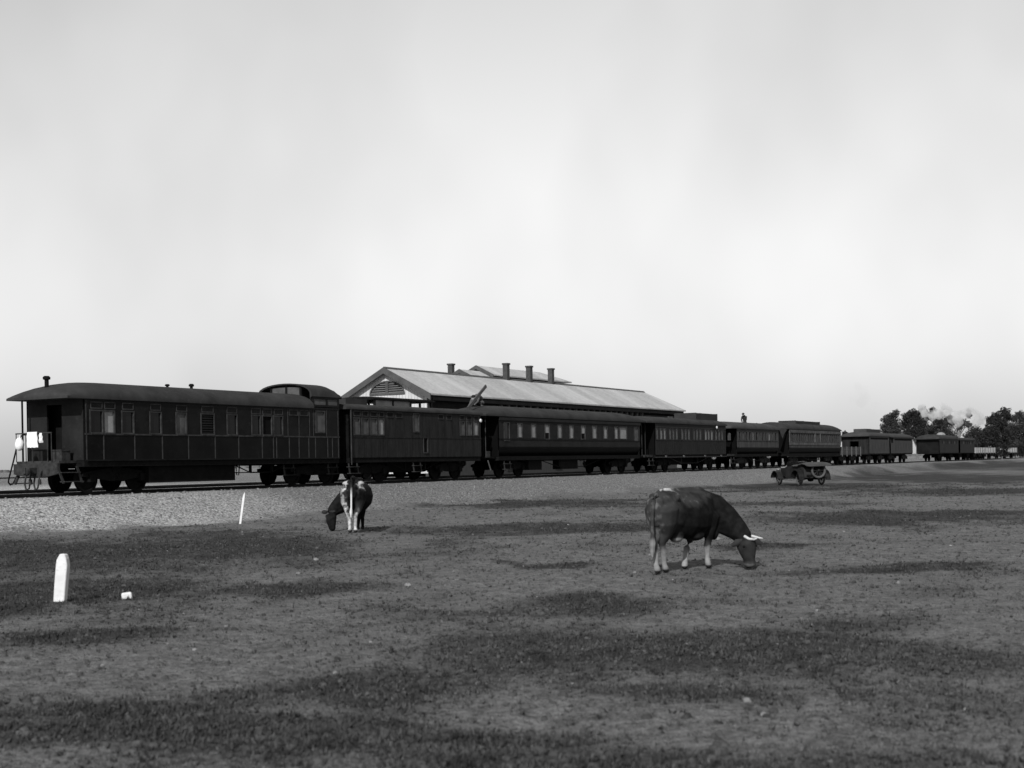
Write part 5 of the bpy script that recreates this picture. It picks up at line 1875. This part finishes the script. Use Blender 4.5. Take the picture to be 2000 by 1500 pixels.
tree('small round tree seen in the gap left of the first van', 1649, [(1649, 847, 5), (1648, 856, 5), (1651, 862, 4)], 8, M_LEAF2, 205, leaf=.25, trunk_r=.1)
tree('dark bushy shrub standing in front of the pale wagons', 1957, [(1950, 880, 7), (1962, 873, 8), (1958, 885, 8), (1946, 887, 5), (1965, 886, 6), (1954, 868, 4)], 9, M_LEAF2, 186, leaf=.22, name='shrub', cat='shrub', trunk_r=.08)
tree('dark scrub filling the space behind the last wagon', 1992, [(1980, 876, 8), (1992, 874, 9), (2004, 876, 9), (1986, 884, 7), (1998, 884, 8)], 10, M_LEAF2, 222, leaf=.3, name='shrub', cat='shrub', trunk_r=.1)
# far scrub line on the horizon
n_ = 5200
r_ = np.random.default_rng(77)
Y = 900 + 500 * r_.random(n_)
X = (r_.random(n_) * 2 - 1) * Y * .5
P = np.stack([X, Y, np.full(n_, .6)], -1)
o = scatter_lumps('distant_scrub', P, 1.6 + 1.6 * r_.random(n_), .55, M_SCRUB, 78)
tag(o, 'thin line of scrub along the flat horizon', 'scrub', kind='stuff')


# ------------------------------------------------------------------ steam over the trees
def steam(puffs, Y, dens, seed, colour=.80, name='steam'):
    b_ = MB()
    rr_ = random.Random(seed)
    sc_ = Y / F
    for px, py, rp_ in puffs:
        p = at(px, py, Y + (rr_.random() - .5) * 3)
        for q in range(3):
            b_.ellipsoid((p.x + rr_.gauss(0, .35) * rp_ * sc_, p.y + rr_.gauss(0, .35) * rp_ * sc_, p.z + rr_.gauss(0, .35) * rp_ * sc_), (rp_ * sc_ * .8,) * 3, 10, 7)
    me = b_.mesh('steam_raw', None)
    o_ = bpy.data.objects.new(name, me)
    C.objects.link(o_)
    md = o_.modifiers.new('r', 'REMESH')
    md.mode = 'VOXEL'
    md.voxel_size = .22
    dg = bpy.context.evaluated_depsgraph_get()
    dg.update()
    me2 = bpy.data.meshes.new_from_object(o_.evaluated_get(dg))
    o_.modifiers.clear()
    o_.data = me2
    m = bpy.data.materials.new('steam')
    m.use_nodes = True
    t = m.node_tree
    t.nodes.clear()
    ou = t.nodes.new('ShaderNodeOutputMaterial')
    pv = t.nodes.new('ShaderNodeVolumePrincipled')
    pv.inputs['Color'].default_value = (colour, colour, colour, 1)
    pv.inputs['Anisotropy'].default_value = 0.0
    tc = t.nodes.new('ShaderNodeTexCoord')
    nz = t.nodes.new('ShaderNodeTexNoise')
    nz.inputs['Scale'].default_value = .45 if dens > 1 else .2
    nz.inputs['Detail'].default_value = 5
    nz.inputs['Roughness'].default_value = .6
    mr = t.nodes.new('ShaderNodeMapRange')
    mr.inputs['From Min'].default_value = .40
    mr.inputs['From Max'].default_value = .78
    mr.inputs['To Max'].default_value = dens
    t.links.new(tc.outputs['Object'], nz.inputs['Vector'])
    t.links.new(nz.outputs['Fac'], mr.inputs['Value'])
    t.links.new(mr.outputs[0], pv.inputs['Density'])
    t.links.new(pv.outputs[0], ou.inputs['Volume'])
    me2.materials.clear()
    me2.materials.append(m)
    return o_


o = steam([(1808, 806, 9), (1822, 808, 11), (1838, 804, 12), (1853, 806, 13), (1866, 816, 13), (1879, 814, 12), (1890, 806, 10), (1870, 826, 10), (1800, 798, 9), (1845, 795, 10), (1898, 798, 8)], 222, 4.0, 3)
tag(o, 'white cloud of engine steam drifting left in front of the trees', 'steam', kind='stuff')
o = steam([(1912, 812, 9), (1909, 822, 9), (1914, 832, 9), (1906, 804, 8), (1918, 822, 9)], 221, 3.0, 4)
tag(o, 'pale puff of steam rising right of the open gum tree', 'steam', kind='stuff')
o = steam([(1682, 772, 16), (1690, 788, 14), (1672, 758, 12), (1700, 800, 10)], 215, .09, 5, .3, 'smoke')
tag(o, 'thin dark wisp of smoke hanging in the sky left of the trees', 'smoke', kind='stuff')
print('objects', len(bpy.data.objects))
